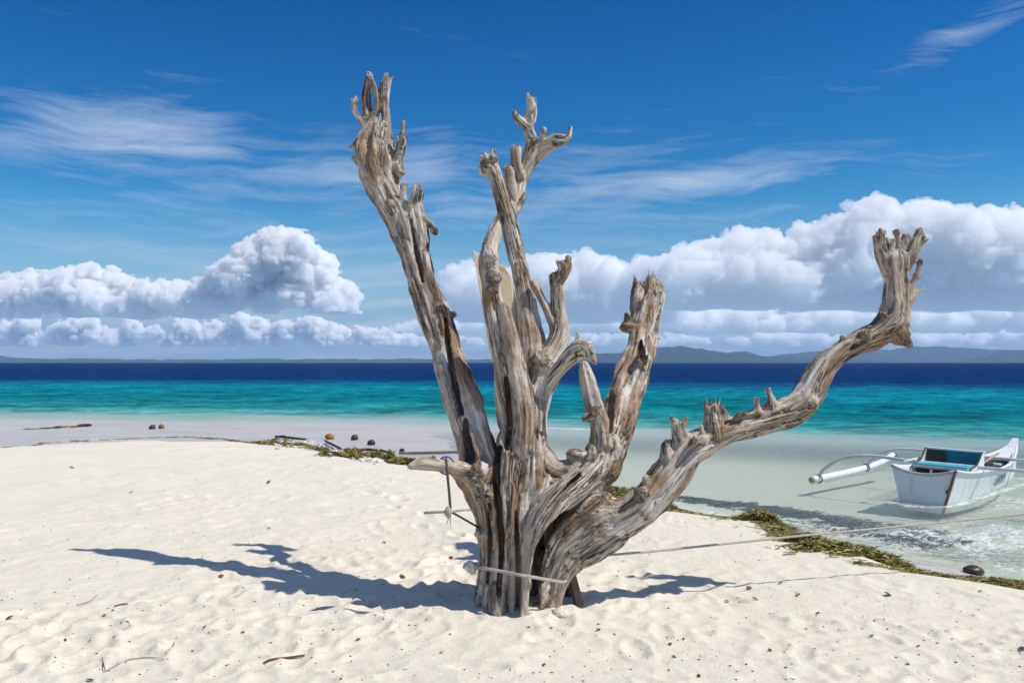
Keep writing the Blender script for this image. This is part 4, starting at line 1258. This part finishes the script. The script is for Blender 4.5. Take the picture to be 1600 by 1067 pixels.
# mooring line running off to the right
ml = [P(905, 872, 6.45), P(940, 868, 6.25), P(1050, 858, 6.5), P(1240, 838, 6.95), P(1440, 819, 7.4), P(1600, 803, 7.8), P(1800, 783, 8.3), Vector((9.5, 11.5, -0.45))]
tag(tube('mooring_line', [Vector(v) for v in catmull(ml, 5)], 0.0085, m_line, None, 6, origin=ml[0]), 'thin taut mooring line running from the tree across the beach', 'rope')

# stick swing under the low stub
sw0 = P(698, 726, 6.16)
swing = empty('stick_swing', sw0)
tag(swing, 'small hanging cross of thin sticks tied under the low stub', 'swing')
tube('hanger', [P(697, 716, 6.03), P(699, 740, 6.06), P(702, 770, 6.08), P(704, 800, 6.1)], 0.009, m_dkline, swing, 7, origin=sw0)
tube('crossbar', [P(662, 801, 6.08), P(700, 799, 6.1), P(740, 795, 6.13)], [0.009, 0.009, 0.008], m_line, swing, 7, origin=sw0)
tube('brace', [P(704, 799, 6.1), P(722, 809, 6.14), P(748, 824, 6.2)], 0.007, m_dkline, swing, 7, origin=sw0)
kn = lump('knot', P(701, 800, 6.09) - sw0, (0.022, 0.022, 0.035), m_line, 12, 0.4, swing)
for i in range(2):
    q = P(700 + i * 3, 804, 6.1)
    tube('loose_end', [q, q + Vector((0.004 * i, 0, -0.035)), q + Vector((0.012 * i - 0.01, 0, -0.06 - 0.008 * (i % 3)))], 0.003, m_line, swing, 5, origin=sw0)
tp = [Vector((math.cos(a_) * 0.052, 0, math.sin(a_) * 0.056)) for a_ in np.linspace(0, 2 * math.pi, 15)]
tube('tie', [P(697, 727, 6.18) + v for v in tp], 0.006, m_blue, swing, 6, origin=sw0)

# ------------------------------------------------------------------ outrigger boat
m_bw, t = newmat('white_boat_paint')
tc = t.n('ShaderNodeTexCoord').outputs['Object']
bc = t.ramp(t.noise(tc, 2.5, 5, 0.6), [(0.3, (0.72, 0.74, 0.75)), (0.7, (0.80, 0.81, 0.81))])
zz_ = t.n('ShaderNodeSeparateXYZ', {0: tc}).outputs[2]
stn = t.m('MULTIPLY', t.smooth(t.noise(t.mapping(tc, (9, 9, 1.2)), 1.0, 5, 0.65), 0.50, 0.72), 0.55)
bc = t.mix(stn, bc, (0.46, 0.42, 0.35))
chip = t.m('GREATER_THAN', t.noise(tc, 26, 4, 0.7), 0.68)
bc = t.mix(t.m('MULTIPLY', chip, 0.6), bc, (0.34, 0.28, 0.22))
t.out(t.n('ShaderNodeBsdfPrincipled', {'Base Color': bc, 'Roughness': 0.42}).outputs[0])
m_bin = simple('grey_boat_paint', (0.42, 0.44, 0.45), 0.5, 0.15, 6)
m_teal = simple('teal_paint', (0.012, 0.16, 0.22), 0.4, 0.12, 5)
m_cush = simple('turquoise_vinyl', (0.04, 0.42, 0.50), 0.45, 0.1, 8)
m_rust = simple('rusty_strip', (0.16, 0.08, 0.06), 0.7, 0.4, 20)
m_pole = simple('pale_pole', (0.60, 0.61, 0.60), 0.45, 0.12, 9)
m_dark = simple('dark_gear_and_shade', (0.045, 0.035, 0.03), 0.8, 0.3, 9)
m_let = simple('blue_grey_lettering', (0.12, 0.22, 0.26), 0.6, 0.2, 15)
m_tan = simple('bare_wood', (0.42, 0.31, 0.20), 0.7, 0.2, 12)

boat = empty('outrigger_boat', (5.72, 13.45, ZW - 0.02), (R(1.5), 0, R(46.5)))
tag(boat, 'small white outrigger boat with a turquoise bench moored in the shallows', 'boat')
#            x    half top, half bottom, z bottom, z top
STA = [(0.0, 0.43, 0.28, -0.10, 0.50), (0.6, 0.46, 0.30, -0.12, 0.44), (1.4, 0.47, 0.29, -0.14, 0.41), (2.3, 0.43, 0.25, -0.14, 0.39), (3.1, 0.34, 0.18, -0.12, 0.39), (3.8, 0.22, 0.10, -0.08, 0.42), (4.4, 0.10, 0.03, -0.02, 0.50), (4.8, 0.025, 0.012, 0.14, 0.62)]
STA = [(x * 0.86, a_, b_, c_, d_) for x, a_, b_, c_, d_ in STA]
sta = catmull(STA, 4)


def shell(off, dz):
    V = []
    for x, ht, hb, zb, zt in sta:
        ht2, hb2 = max(ht - off, 0.004), max(hb - off, 0.003)
        V += [(x, ht2, zt), (x, (ht2 * 0.45 + hb2 * 0.55), zb + (zt - zb) * 0.38), (x, hb2, zb + dz), (x, -hb2, zb + dz), (x, -(ht2 * 0.45 + hb2 * 0.55), zb + (zt - zb) * 0.38), (x, -ht2, zt)]
    return V


Vo, Vi = shell(0, 0), shell(0.035, 0.06)
n = len(sta)
F = []
for i in range(n - 1):
    for k in range(5):
        F.append((i * 6 + k, (i + 1) * 6 + k, (i + 1) * 6 + k + 1, i * 6 + k + 1))
hull = mesh_obj('hull', Vo + Vi, F + [tuple(6 * n + q for q in f[::-1]) for f in F]
                + [(i * 6, 6 * n + i * 6, 6 * n + (i + 1) * 6, (i + 1) * 6) for i in range(n - 1)]
                + [(i * 6 + 5, (i + 1) * 6 + 5, 6 * n + (i + 1) * 6 + 5, 6 * n + i * 6 + 5) for i in range(n - 1)]
                + [tuple(range((n - 1) * 6, n * 6))], m_bw, boat)
# transom: its top edge dips in the middle
tv = []
for q in np.linspace(-1, 1, 13):
    tv.append((0.43 * q, 0.50 - 0.085 * (1 - q * q)))
tv += [(0.28, -0.10), (-0.28, -0.10)]
nt = len(tv)
tr = mesh_obj('transom', [(0.004, y, z) for y, z in tv] + [(-0.045, y, z) for y, z in tv],
              [tuple(range(nt)), tuple(range(nt, 2 * nt))[::-1]] + [(i, nt + i, nt + (i + 1) % nt, (i + 1) % nt) for i in range(nt)], m_bw, boat)
tube('transom_rail', [(-0.055, y, z + 0.002) for y, z in tv[:13]], 0.021, m_bin, tr, 8)
for sgn in (1, -1):
    tube('gunwale', [(x, sgn * (ht + 0.008), zt) for x, ht, hb, zb, zt in sta[:-2]], 0.018, m_bw, hull, 8)
V, F = box_data(0.05, 0.03, 0.66, 0.005)
stp = mesh_obj('corner_strip', V, F, m_rust, tr, False, (-0.045, -0.362, 0.195))
stp.rotation_euler = (R(14.5), 0, 0)
lump('cleat', (-0.07, -0.355, 0.21), (0.028, 0.035, 0.03), m_rust, 4, 0.3, tr, 2)


def text_obj(name, body, size, mat, parent, loc, rot, shear=0.0):
    cu = bpy.data.curves.new(name, 'FONT')
    cu.body = body
    cu.size = size
    cu.extrude = 0.002
    cu.shear = shear
    cu.align_x = 'CENTER'
    tmp = bpy.data.objects.new(name, cu)
    C.objects.link(tmp)
    me = bpy.data.meshes.new_from_object(tmp.evaluated_get(bpy.context.evaluated_depsgraph_get()))
    bpy.data.objects.remove(tmp)
    me.materials.clear()
    me.materials.append(mat)
    o = bpy.data.objects.new(name, me)
    C.objects.link(o)
    o.parent = parent
    o.location = loc
    o.rotation_euler = rot
    return o


# name on the starboard side: laid on the hull plane there
i_ = int(np.argmin(np.abs(sta[:, 0] - 1.95)))
x, ht, hb, zb, zt = sta[i_]
x2, ht2, hb2, zb2, zt2 = sta[i_ + 2]
pA = Vector((x, -ht, zt)); pB = Vector((x2, -ht2, zt2)); pC = Vector((x, -(ht * 0.45 + hb * 0.55), zb + (zt - zb) * 0.38))
ex = (pB - pA).normalized()
ez = (pA - pC); ez = (ez - ex * ez.dot(ex)).normalized()
ey = ez.cross(ex)
nrm = ex.cross(ez)
lt = text_obj('lettering', 'GAMM', 0.26, m_let, hull, (0, 0, 0), (0, 0, 0))
lt.matrix_local = Matrix.Translation(pA + ex * 0.12 - ez * 0.27 + nrm * 0.012) @ Matrix((ex, ez, nrm)).transposed().to_4x4()
# bench facing aft
bench = empty('bench', (0.72, 0, -0.10))
bench.parent = boat
sd_o = [(-0.12, 0.47), (-0.12, 0.52), (-0.02, 0.56), (0.22, 0.60), (0.36, 0.70), (0.42, 0.76), (0.50, 0.77), (0.50, 0.47)]
for sgn in (1, -1):
    yb = 0.40 * sgn
    nn = len(sd_o)
    mesh_obj('side_panel', [(x, yb - 0.012, z) for x, z in sd_o] + [(x, yb + 0.012, z) for x, z in sd_o],
             [tuple(range(nn)), tuple(range(nn, 2 * nn))[::-1]] + [(i, nn + i, nn + (i + 1) % nn, (i + 1) % nn) for i in range(nn)], m_bw, bench)
    tube('edge_trim', [(x, yb, z + 0.006) for x, z in sd_o[1:7]], 0.014, m_dark, bench, 6)


def bbox_part(name, size, loc, mat, parent, rot=(0, 0, 0), bev=0.006):
    V, F = box_data(*size, bev)
    o = mesh_obj(name, V, F, mat, parent, False, loc)
    o.rotation_euler = rot
    return o


bbox_part('seat', (0.42, 0.77, 0.035), (0.09, 0, 0.545), m_bin, bench, (0, R(1), 0))
bbox_part('cushion', (0.38, 0.74, 0.03), (0.11, 0, 0.572), m_cush, bench, (0, R(1), 0), 0.01)
bbox_part('backrest', (0.03, 0.77, 0.30), (0.44, 0, 0.64), m_teal, bench, (0, R(14), 0))
bbox_part('hatch', (0.012, 0.27, 0.17), (0.405, 0.235, 0.665), m_dark, bench, (0, R(14), 0), 0.003)
bbox_part('under_seat_shade', (0.02, 0.76, 0.13), (0.02, 0, 0.465), m_dark, bench)  # dark panel painting the shade of the open space below the seat
bbox_part('top_rail', (0.07, 0.84, 0.025), (0.475, 0, 0.775), m_bw, bench)
bbox_part('front_post', (0.03, 0.03, 0.24), (-0.10, 0.12, 0.40), m_bw, bench)
bbox_part('aft_deck', (0.26, 0.66, 0.022), (0.22, 0.03, 0.375), m_bin, boat)
bbox_part('thwart', (0.16, 0.72, 0.03), (1.7, 0, 0.36), m_bw, boat)
bbox_part('thwart', (0.14, 0.40, 0.03), (2.7, 0, 0.36), m_bw, boat)
bbox_part('gear_bundle', (0.55, 0.42, 0.10), (2.2, 0.02, 0.40), m_dark, boat, (0, 0, R(8)), 0.03)
tube('paddle', [(1.5, -0.28, 0.46), (3.3, 0.02, 0.48)], 0.018, m_tan, boat, 8)
# upswept prow
pv = [(3.15, 0.40), (3.5, 0.45), (3.85, 0.54), (4.10, 0.68), (4.16, 0.68), (4.13, 0.42), (3.75, 0.36)]
npv = len(pv)
prow = mesh_obj('prow', [(x, 0.03 + (4.2 - x) * 0.11, z) for x, z in pv] + [(x, -0.03 - (4.2 - x) * 0.11, z) for x, z in pv],
                [tuple(range(npv)), tuple(range(npv, 2 * npv))[::-1]] + [(i, npv + i, npv + (i + 1) % npv, (i + 1) % npv) for i in range(npv)], m_bw, boat)
lump('bow_fitting', (4.11, 0, 0.645), (0.03, 0.045, 0.03), m_rust, 9, 0.2, prow, 2)


def boom(x, hb_, reach_l, reach_r, mat):
    p = [(x, reach_l, 0.09), (x, reach_l - 0.12, 0.24), (x, reach_l - 0.42, 0.42), (x, reach_l - 0.85, hb_ + 0.02), (x, 0.5, hb_), (x, 0, hb_), (x, -0.5, hb_), (x, -reach_r + 0.85, hb_ + 0.0), (x, -reach_r + 0.4, hb_ - 0.1), (x, -reach_r, 0.09)]
    return tube('boom', [Vector(v) for v in catmull(p, 4)], 0.026, mat, boat, 8)


boom(0.95, 0.475, 2.0, 2.2, m_pole)
boom(2.75, 0.45, 2.0, 2.2, m_pole)
for sgn, yy in ((1, 2.0), (-1, -2.2)):
    fp = [Vector(v) for v in catmull([(0.72, yy, 0.05), (1.5, yy, 0.055), (2.6, yy, 0.075), (3.4, yy, 0.13), (3.9, yy, 0.22)], 5)]
    fl_ = tube('float', fp, 0.056, m_bw, boat, 14)
    tube('end_cap', [(0.70, yy, 0.05), (0.735, yy, 0.05)], 0.05, m_tan, fl_, 14)
    for xx, zz in ((0.95, 0.05), (2.75, 0.085)):
        tube('lashing', [Vector((xx, yy, zz)) + Vector((0, math.cos(a_), math.sin(a_))) * 0.062 for a_ in np.linspace(0, 2 * math.pi, 13)], 0.011, m_dark, fl_, 6)
tube('rail_pole', [(0.5, 0.48, 0.50), (1.4, 0.50, 0.51), (2.6, 0.47, 0.50)], 0.022, m_pole, boat, 8)
lump('bottle', (1.05, 0.78, 0.50), (0.07, 0.045, 0.045), m_teal, 3, 0.05, boat, 2)
tube('hull_seam', [(3.27, -0.222, 0.39), (3.27, -0.15, 0.10), (3.27, -0.11, -0.06)], 0.008, m_bin, hull, 6)

# ------------------------------------------------------------------ coconuts and driftwood on the wet sand
m_coco = simple('dark_husk', (0.055, 0.032, 0.024), 0.45, 0.4, 14, 0.006)
m_coco2 = simple('brown_husk', (0.17, 0.075, 0.025), 0.5, 0.4, 9, 0.006)
m_coco3 = simple('orange_husk', (0.34, 0.12, 0.03), 0.5, 0.35, 9, 0.005)


def coconut(px, py, rpx, mat, label, seed, stretch=1.15, flat=0.95):
    p = ground_at(px, py + rpx * 0.75)
    r = rpx * p.y / FPX
    o = empty('coconut', p)
    tag(o, label, 'coconut', 'coconuts washed up on the shore')
    h = lump('husk', (0, 0, r * 0.62 * flat), (r * stretch, r, r * flat), mat, seed, 0.13, o, 3, (0, 0.2, seed * 1.3), 1.4)
    lump('stem_cap', (r * stretch * 0.93, 0, 0), (r * 0.16, r * 0.33, r * 0.33), m_coco2, seed + 2, 0.2, h, 2)
    return o


coconut(238, 667, 4.5, m_coco, 'dark coconut on wet sand, left one of the far pair', 3)
coconut(252, 666, 4.5, m_coco2, 'brown coconut on wet sand, right one of the far pair', 4)
coconut(515, 682, 5.8, m_coco3, 'orange-brown coconut left of the tall grey one on wet sand', 5)
coconut(554, 683, 5.8, m_coco, 'tall grey-brown coconut standing on wet sand above the weed', 6, 0.9)
coconut(580, 691, 5.5, m_coco, 'blackish coconut resting low right of the tall grey one', 7)
coconut(543, 704, 6.5, m_coco, 'dark coconut in the weed line beside the coral rubble', 8)
coconut(573, 710, 5.5, m_coco3, 'bright orange coconut beside the reddish stick in the weed', 9)
coconut(1522, 884, 13.5, m_coco, 'large shiny dark coconut by the swash at the right', 10, 1.3, 0.62)
coconut(448, 688, 5, m_coco3, 'orange coconut half buried under the dark palm stalks', 11)
coconut(628, 703, 3.5, m_coco, 'small black coconut alone on wet sand right of the stick', 12)


def stick(name, pxs_, r, mat, label, cat, lift=0.0, grp=None):
    pts_ = [ground_at(x, y) + Vector((0, 0, r * 0.8 + lift)) for x, y in pxs_]
    path_ = [Vector(v) for v in catmull(pts_, 5)]
    nn = len(path_)
    rad_ = [r * (0.55 + 0.45 * math.sin(math.pi * (0.15 + 0.8 * i / nn))) for i in range(nn)]
    return tag(tube(name, path_, rad_, mat, None, 6, origin=path_[0]), label, cat, grp)


m_red = simple('reddish_bark', (0.12, 0.04, 0.025), 0.7, 0.3, 12, 0.004)
stick('driftwood_stick', [(554, 707), (572, 705), (590, 707), (612, 710)], 0.032, m_red, 'reddish brown driftwood stick beside the orange coconut', 'stick', 0.02)
stick('palm_stalk', [(430, 686), (450, 688), (478, 691)], 0.03, m_dark, 'long dark palm stalk lying over the coral rubble', 'palm stalk', 0.05)
stick('palm_stalk', [(427, 690), (440, 685), (452, 688)], 0.028, m_dark, 'short dark palm stalk crossing the long one', 'palm stalk', 0.04)
stick('palm_stalk', [(508, 693), (520, 699), (533, 705)], 0.03, m_dark, 'dark palm stalk sloping down left of the dark coconut', 'palm stalk', 0.04)
stick('bamboo_pole', [(624, 711), (660, 710.5), (700, 709.5), (740, 709)], 0.03, m_dkline, 'thin greenish pole lying on wet sand behind the low stub', 'pole', 0.02)
stick('driftwood_stick', [(122, 667), (132, 666), (143, 666)], 0.035, m_red, 'far brown stick at the water edge on the left', 'stick', 0.02)
stick('driftwood_stick', [(1355, 829), (1385, 834), (1415, 839)], 0.022, m_red, 'thin reddish stick in the swash below the boat', 'stick', 0.02)
stick('dry_twig', [(412, 1037), (424, 1032), (450, 1029), (476, 1025)], 0.0065, m_red, 'straight reddish twig with a thick end on the near sand', 'twig', 0.002)
stick('dry_twig', [(163, 1050), (185, 1038), (205, 1031), (235, 1028), (257, 1031)], 0.0032, m_line, 'thin curved pale twig on the near sand at lower left', 'twig', 0.004)
stick('dry_twig', [(160, 1030), (162, 1042), (164, 1050)], 0.0032, m_dkline, 'short twig at the end of the curved pale one', 'twig', 0.01)
stick('dry_twig', [(260, 1022), (268, 1014), (276, 996)], 0.003, m_dkline, 'small bent dark twig above the curved pale one', 'twig', 0.004)
stick('dry_twig', [(178, 948), (190, 945), (200, 944)], 0.004, m_dkline, 'short dark twig left of the long shadow tip', 'twig', 0.003)
stick('dry_twig', [(120, 946), (140, 940), (152, 930)], 0.004, m_line, 'faint crooked twig at the far left of the sand', 'twig', 0.003)

# ------------------------------------------------------------------ weed line, coral rubble, litter
m_weed, t = newmat('seaweed')
tv_ = t.n('ShaderNodeAttribute', attribute_name='tint').outputs['Fac']
wc = t.ramp(tv_, [(0.0, (0.035, 0.03, 0.012)), (0.3, (0.12, 0.105, 0.02)), (0.6, (0.28, 0.24, 0.04)), (0.88, (0.44, 0.36, 0.085)), (0.95, (0.20, 0.075, 0.025)), (1.0, (0.55, 0.48, 0.33))])
t.out(t.n('ShaderNodeBsdfPrincipled', {'Base Color': wc, 'Roughness': 0.5, 'Specular IOR Level': 0.4}).outputs[0])


def weed(name, pxline, width, dens, seed, height=0.07, lmin=0.05, lmax=0.16, wid=1.0, sink=None, tone=1.0):
    """heaped strands of weed along a line on the ground"""
    r = np.random.default_rng(seed)
    pts_ = [ground_at(x, y) for x, y in pxline]
    Pn, Wn, On = [], [], []
    for a_, b_, w0, w1 in zip(pts_[:-1], pts_[1:], width[:-1], width[1:]):
        L_ = (b_ - a_).length
        dr = (b_ - a_).normalized()
        m_ = int(L_ * dens * (w0 + w1))
        q = r.random(m_)
        ww = w0 + (w1 - w0) * q
        off = r.normal(0, 0.45, m_) * ww
        Pn.append(np.stack([a_.x + dr.x * q * L_ - dr.y * off, a_.y + dr.y * q * L_ + dr.x * off], 1))
        Wn.append(ww); On.append(off)
    p = np.concatenate(Pn); ww = np.concatenate(Wn); off = np.concatenate(On)
    cl = vnoise(p[:, 0] * 3.1, p[:, 1] * 3.1, 0.0, seed) + 0.4 * vnoise(p[:, 0] * 9, p[:, 1] * 9, 0.0, seed + 1)
    ok = cl > -0.62 + 0.5 * (r.random(len(p)) - 0.5)
    p, ww, off, cl = p[ok], ww[ok], off[ok], cl[ok]
    m_ = len(p)
    hm = height * np.maximum(0.1, 1 - (off / ww) ** 2) * (0.45 + 0.9 * np.clip(cl, 0, 1))
    gz = ground_zv(p[:, 0], p[:, 1])
    z = gz + r.random(m_) ** 1.3 * hm + 0.004
    if sink is not None:
        z = np.maximum(z, sink + r.normal(0, 0.008, m_))
    yaw = r.random(m_) * 2 * math.pi
    ln = r.uniform(lmin, lmax, m_)
    wd = r.uniform(0.0025, 0.0065, m_) * wid
    d1 = np.stack([np.cos(yaw), np.sin(yaw)], 1)
    sdv = np.stack([-d1[:, 1], d1[:, 0], r.uniform(-1, 1, m_)], 1)
    sdv = sdv / np.linalg.norm(sdv, axis=1)[:, None] * wd[:, None]
    cur = r.uniform(-0.8, 0.8, m_)
    tn = np.clip(r.random(m_) * 0.75 + 0.25 * vnoise(p[:, 0] * 5, p[:, 1] * 5, 0.0, seed + 3) + 0.1, 0, 1)
    tilt = r.uniform(-0.3, 0.3, m_) * np.minimum(hm / 0.05, 1)
    V = np.zeros((m_, 10, 3)); T = np.repeat(tn * tone, 10)
    for j in range(5):
        f = j / 4 - 0.5
        cx = p[:, 0] + d1[:, 0] * f * ln - d1[:, 1] * cur * ln * f * f * 2
        cy_ = p[:, 1] + d1[:, 1] * f * ln + d1[:, 0] * cur * ln * f * f * 2
        cz = z + tilt * f * ln + hm * 0.15 * np.sin(j * 1.7 + tn * 40)
        cz = np.maximum(cz, ground_zv(cx, cy_) + 0.003)
        c = np.stack([cx, cy_, cz], 1)
        tp_ = 1.0 if 0 < j < 4 else 0.45
        V[:, 2 * j] = c + sdv * tp_
        V[:, 2 * j + 1] = c - sdv * tp_
    base = np.arange(m_)[:, None] * 10
    F = np.concatenate([base + np.array([[2 * j, 2 * j + 1, 2 * j + 3, 2 * j + 2]]) for j in range(4)])
    o0 = pts_[0]
    o = mesh_obj(name, (V.reshape(-1, 3) - np.array(o0)).astype(np.float32), F, m_weed, None, False, o0)
    set_attr(o.data, 'tint', 'FLOAT', T)
    return o


tag(weed('seaweed', [(935, 771), (960, 769), (985, 770), (1000, 774)], [0.18, 0.3, 0.3, 0.2], 5200, 1, 0.09, wid=1.2), 'clump of olive seaweed behind the long right limb', 'seaweed', None, 'stuff')
tag(weed('seaweed', [(1035, 792), (1080, 799), (1130, 806), (1170, 808), (1205, 820), (1240, 832), (1275, 848), (1315, 858), (1350, 868), (1395, 880)], [0.2, 0.28, 0.32, 0.42, 0.46, 0.36, 0.36, 0.36, 0.30, 0.2], 6500, 2, 0.09, wid=1.15), 'long bank of olive seaweed along the water edge at right', 'seaweed', None, 'stuff')
tag(weed('seaweed', [(1400, 882), (1430, 888), (1470, 897), (1520, 904), (1560, 910), (1600, 914), (1660, 922)], [0.2, 0.26, 0.26, 0.24, 0.24, 0.26, 0.22], 6000, 3, 0.065), 'thinner olive seaweed strip by the large dark coconut', 'seaweed', None, 'stuff')
tag(weed('seaweed', [(1330, 879), (1370, 884), (1420, 892), (1450, 896)], [0.12, 0.16, 0.16, 0.1], 900, 4, 0.012), 'sparse brown seaweed strands on sand before the strip', 'seaweed', None, 'stuff')
tag(weed('seaweed', [(505, 710), (530, 713), (560, 716), (590, 716), (615, 720), (642, 725)], [0.25, 0.35, 0.3, 0.45, 0.45, 0.3], 1500, 5, 0.15, 0.08, 0.25, 2.0), 'olive seaweed heap left of the low stub', 'seaweed', None, 'stuff')
tag(weed('seaweed', [(402, 691), (430, 693), (470, 697), (505, 703)], [0.25, 0.35, 0.35, 0.25], 420, 6, 0.08, 0.08, 0.25, 2.2), 'thin dark weed along the crest left of the heap', 'seaweed', None, 'stuff')
tag(weed('seaweed', [(10, 699), (60, 693), (150, 688), (230, 684), (300, 683), (350, 686), (402, 691)], [0.1, 0.1, 0.14, 0.14, 0.14, 0.2, 0.2], 110, 7, 0.03, 0.08, 0.25, 2.2), 'broken line of dry weed along the far sand crest', 'seaweed', None, 'stuff')
tag(weed('seaweed', [(1060, 776), (1110, 786), (1180, 792), (1260, 806), (1330, 820), (1420, 838), (1500, 850)], [0.2, 0.35, 0.4, 0.45, 0.6, 0.8, 0.8], 2300, 8, 0.02, wid=1.3, tone=0.25), 'dark loose weed washing in the swash below the boat', 'seaweed', None, 'stuff')
tag(weed('seaweed', [(45, 671), (75, 669), (110, 667), (140, 666)], [0.3, 0.35, 0.3, 0.2], 160, 9, 0.03, 0.1, 0.3, 2.4), 'thin weed streak on the wet flat at far left', 'seaweed', None, 'stuff')


def scatter(name, mat, label, cat, spots, size, seed, flat=0.6):
    r = np.random.default_rng(seed)
    bm = bmesh.new()
    bmesh.ops.create_icosphere(bm, subdivisions=1, radius=1.0)
    base = np.array([v.co[:] for v in bm.verts]); fb = np.array([[v.index for v in f.verts] for f in bm.faces])
    bm.free()
    V, F = [], []
    for i, (x, y) in enumerate(spots):
        p = ground_at(x, y)
        s_ = size * r.uniform(0.4, 1.3)
        b = base * (1 + 0.35 * r.standard_normal(base.shape)) * s_ * np.array([r.uniform(0.6, 1.5), r.uniform(0.6, 1.5), flat])
        V.append(b + np.array([p.x, p.y, p.z + s_ * flat * 0.4]))
        F.append(fb + i * len(base))
    return tag(mesh_obj(name, np.concatenate(V), np.concatenate(F), mat), label, cat, None, 'stuff')


rr_ = random.Random(11)
m_coral = simple('white_coral', (0.62, 0.60, 0.57), 0.85, 0.25, 10, 0.01)
scatter('coral_rubble', m_coral, 'white coral rubble under the dark palm stalks', 'coral', [(rr_.gauss(460, 16), rr_.gauss(694, 2.2)) for _ in range(90)], 0.055, 1)
scatter('coral_rubble', m_coral, 'white coral rubble along the weed heap by the coconuts', 'coral', [(rr_.uniform(512, 600), 0) for _ in range(1)] and [(x, 706 + (x - 512) * 0.165 + rr_.gauss(0, 2.6)) for x in [rr_.uniform(512, 600) for _ in range(170)]], 0.05, 2)
m_litter = simple('brown_litter', (0.10, 0.06, 0.035), 0.8, 0.5, 30)
scatter('sand_litter', m_litter, 'fine brown specks of leaf and bark strewn over the sand', 'litter', [(rr_.uniform(-20, 1620), 700 + 365 * rr_.random() ** 0.8) for _ in range(900) ], 0.0055, 3, 0.5)

# single dry leaves one can pick out
m_leaf = simple('dry_leaf', (0.17, 0.075, 0.035), 0.7, 0.4, 20, 0.003)
lv, lf = [], []
for i in range(7):
    f = i / 6
    wv_ = 0.34 * math.sin(math.pi * min(max(f, 0.03), 0.97)) ** 0.8
    for k in (-1, 0, 1):
        lv.append((f - 0.5, k * wv_, 0.10 * abs(k) * wv_ * 3 + 0.16 * (f - 0.5) ** 2))
for i in range(6):
    for k in (0, 1):
        lf.append((i * 3 + k, i * 3 + k + 1, i * 3 + k + 4, i * 3 + k + 3))
leaf0 = None
spots = [(15, 967, 9), (163, 962, 6), (176, 954, 5), (102, 1001, 6), (141, 1064, 10), (380, 988, 6), (355, 1040, 6), (345, 902, 8), (398, 940, 4), (480, 928, 4), (629, 902, 8), (1170, 921, 10), (1180, 937, 8), (1136, 940, 6), (1220, 912, 7), (1247, 931, 8), (1278, 959, 6),
         (1260, 983, 5), (1362, 994, 6), (1047, 1007, 6), (1068, 999, 5), (1053, 1027, 6), (1092, 1057, 7), (1203, 1017, 7), (1435, 1011, 7), (1418, 1038, 6), (1532, 924, 6), (1387, 930, 9), (935, 985, 8), (600, 848, 6), (420, 826, 6), (205, 770, 6), (112, 732, 6), (420, 755, 8), (705, 872, 6), (1598, 1013, 8), (320, 980, 5), (560, 1000, 7), (690, 1020, 6), (850, 1040, 7)]
for i, (x, y, sp_) in enumerate(spots):
    p = ground_at(x, y)
    sz = sp_ * p.y / FPX * 1.25
    if leaf0 is None:
        leaf0 = mesh_obj('dry_leaf', lv, lf, m_leaf, None, True)
        so = leaf0.modifiers.new('body', 'SOLIDIFY'); so.thickness = 0.06
        o = leaf0
    else:
        o = leaf0.copy()
        C.objects.link(o)
    o.location = p + Vector((0, 0, sz * 0.18))
    o.scale = (sz, sz, sz)
    o.rotation_euler = (rr_.uniform(-0.6, 0.6), rr_.uniform(-0.5, 0.5), rr_.uniform(0, 6.28))
    tag(o, 'small curled brown dry leaf lying loose on the sand', 'leaf', 'dry leaves on the sand')
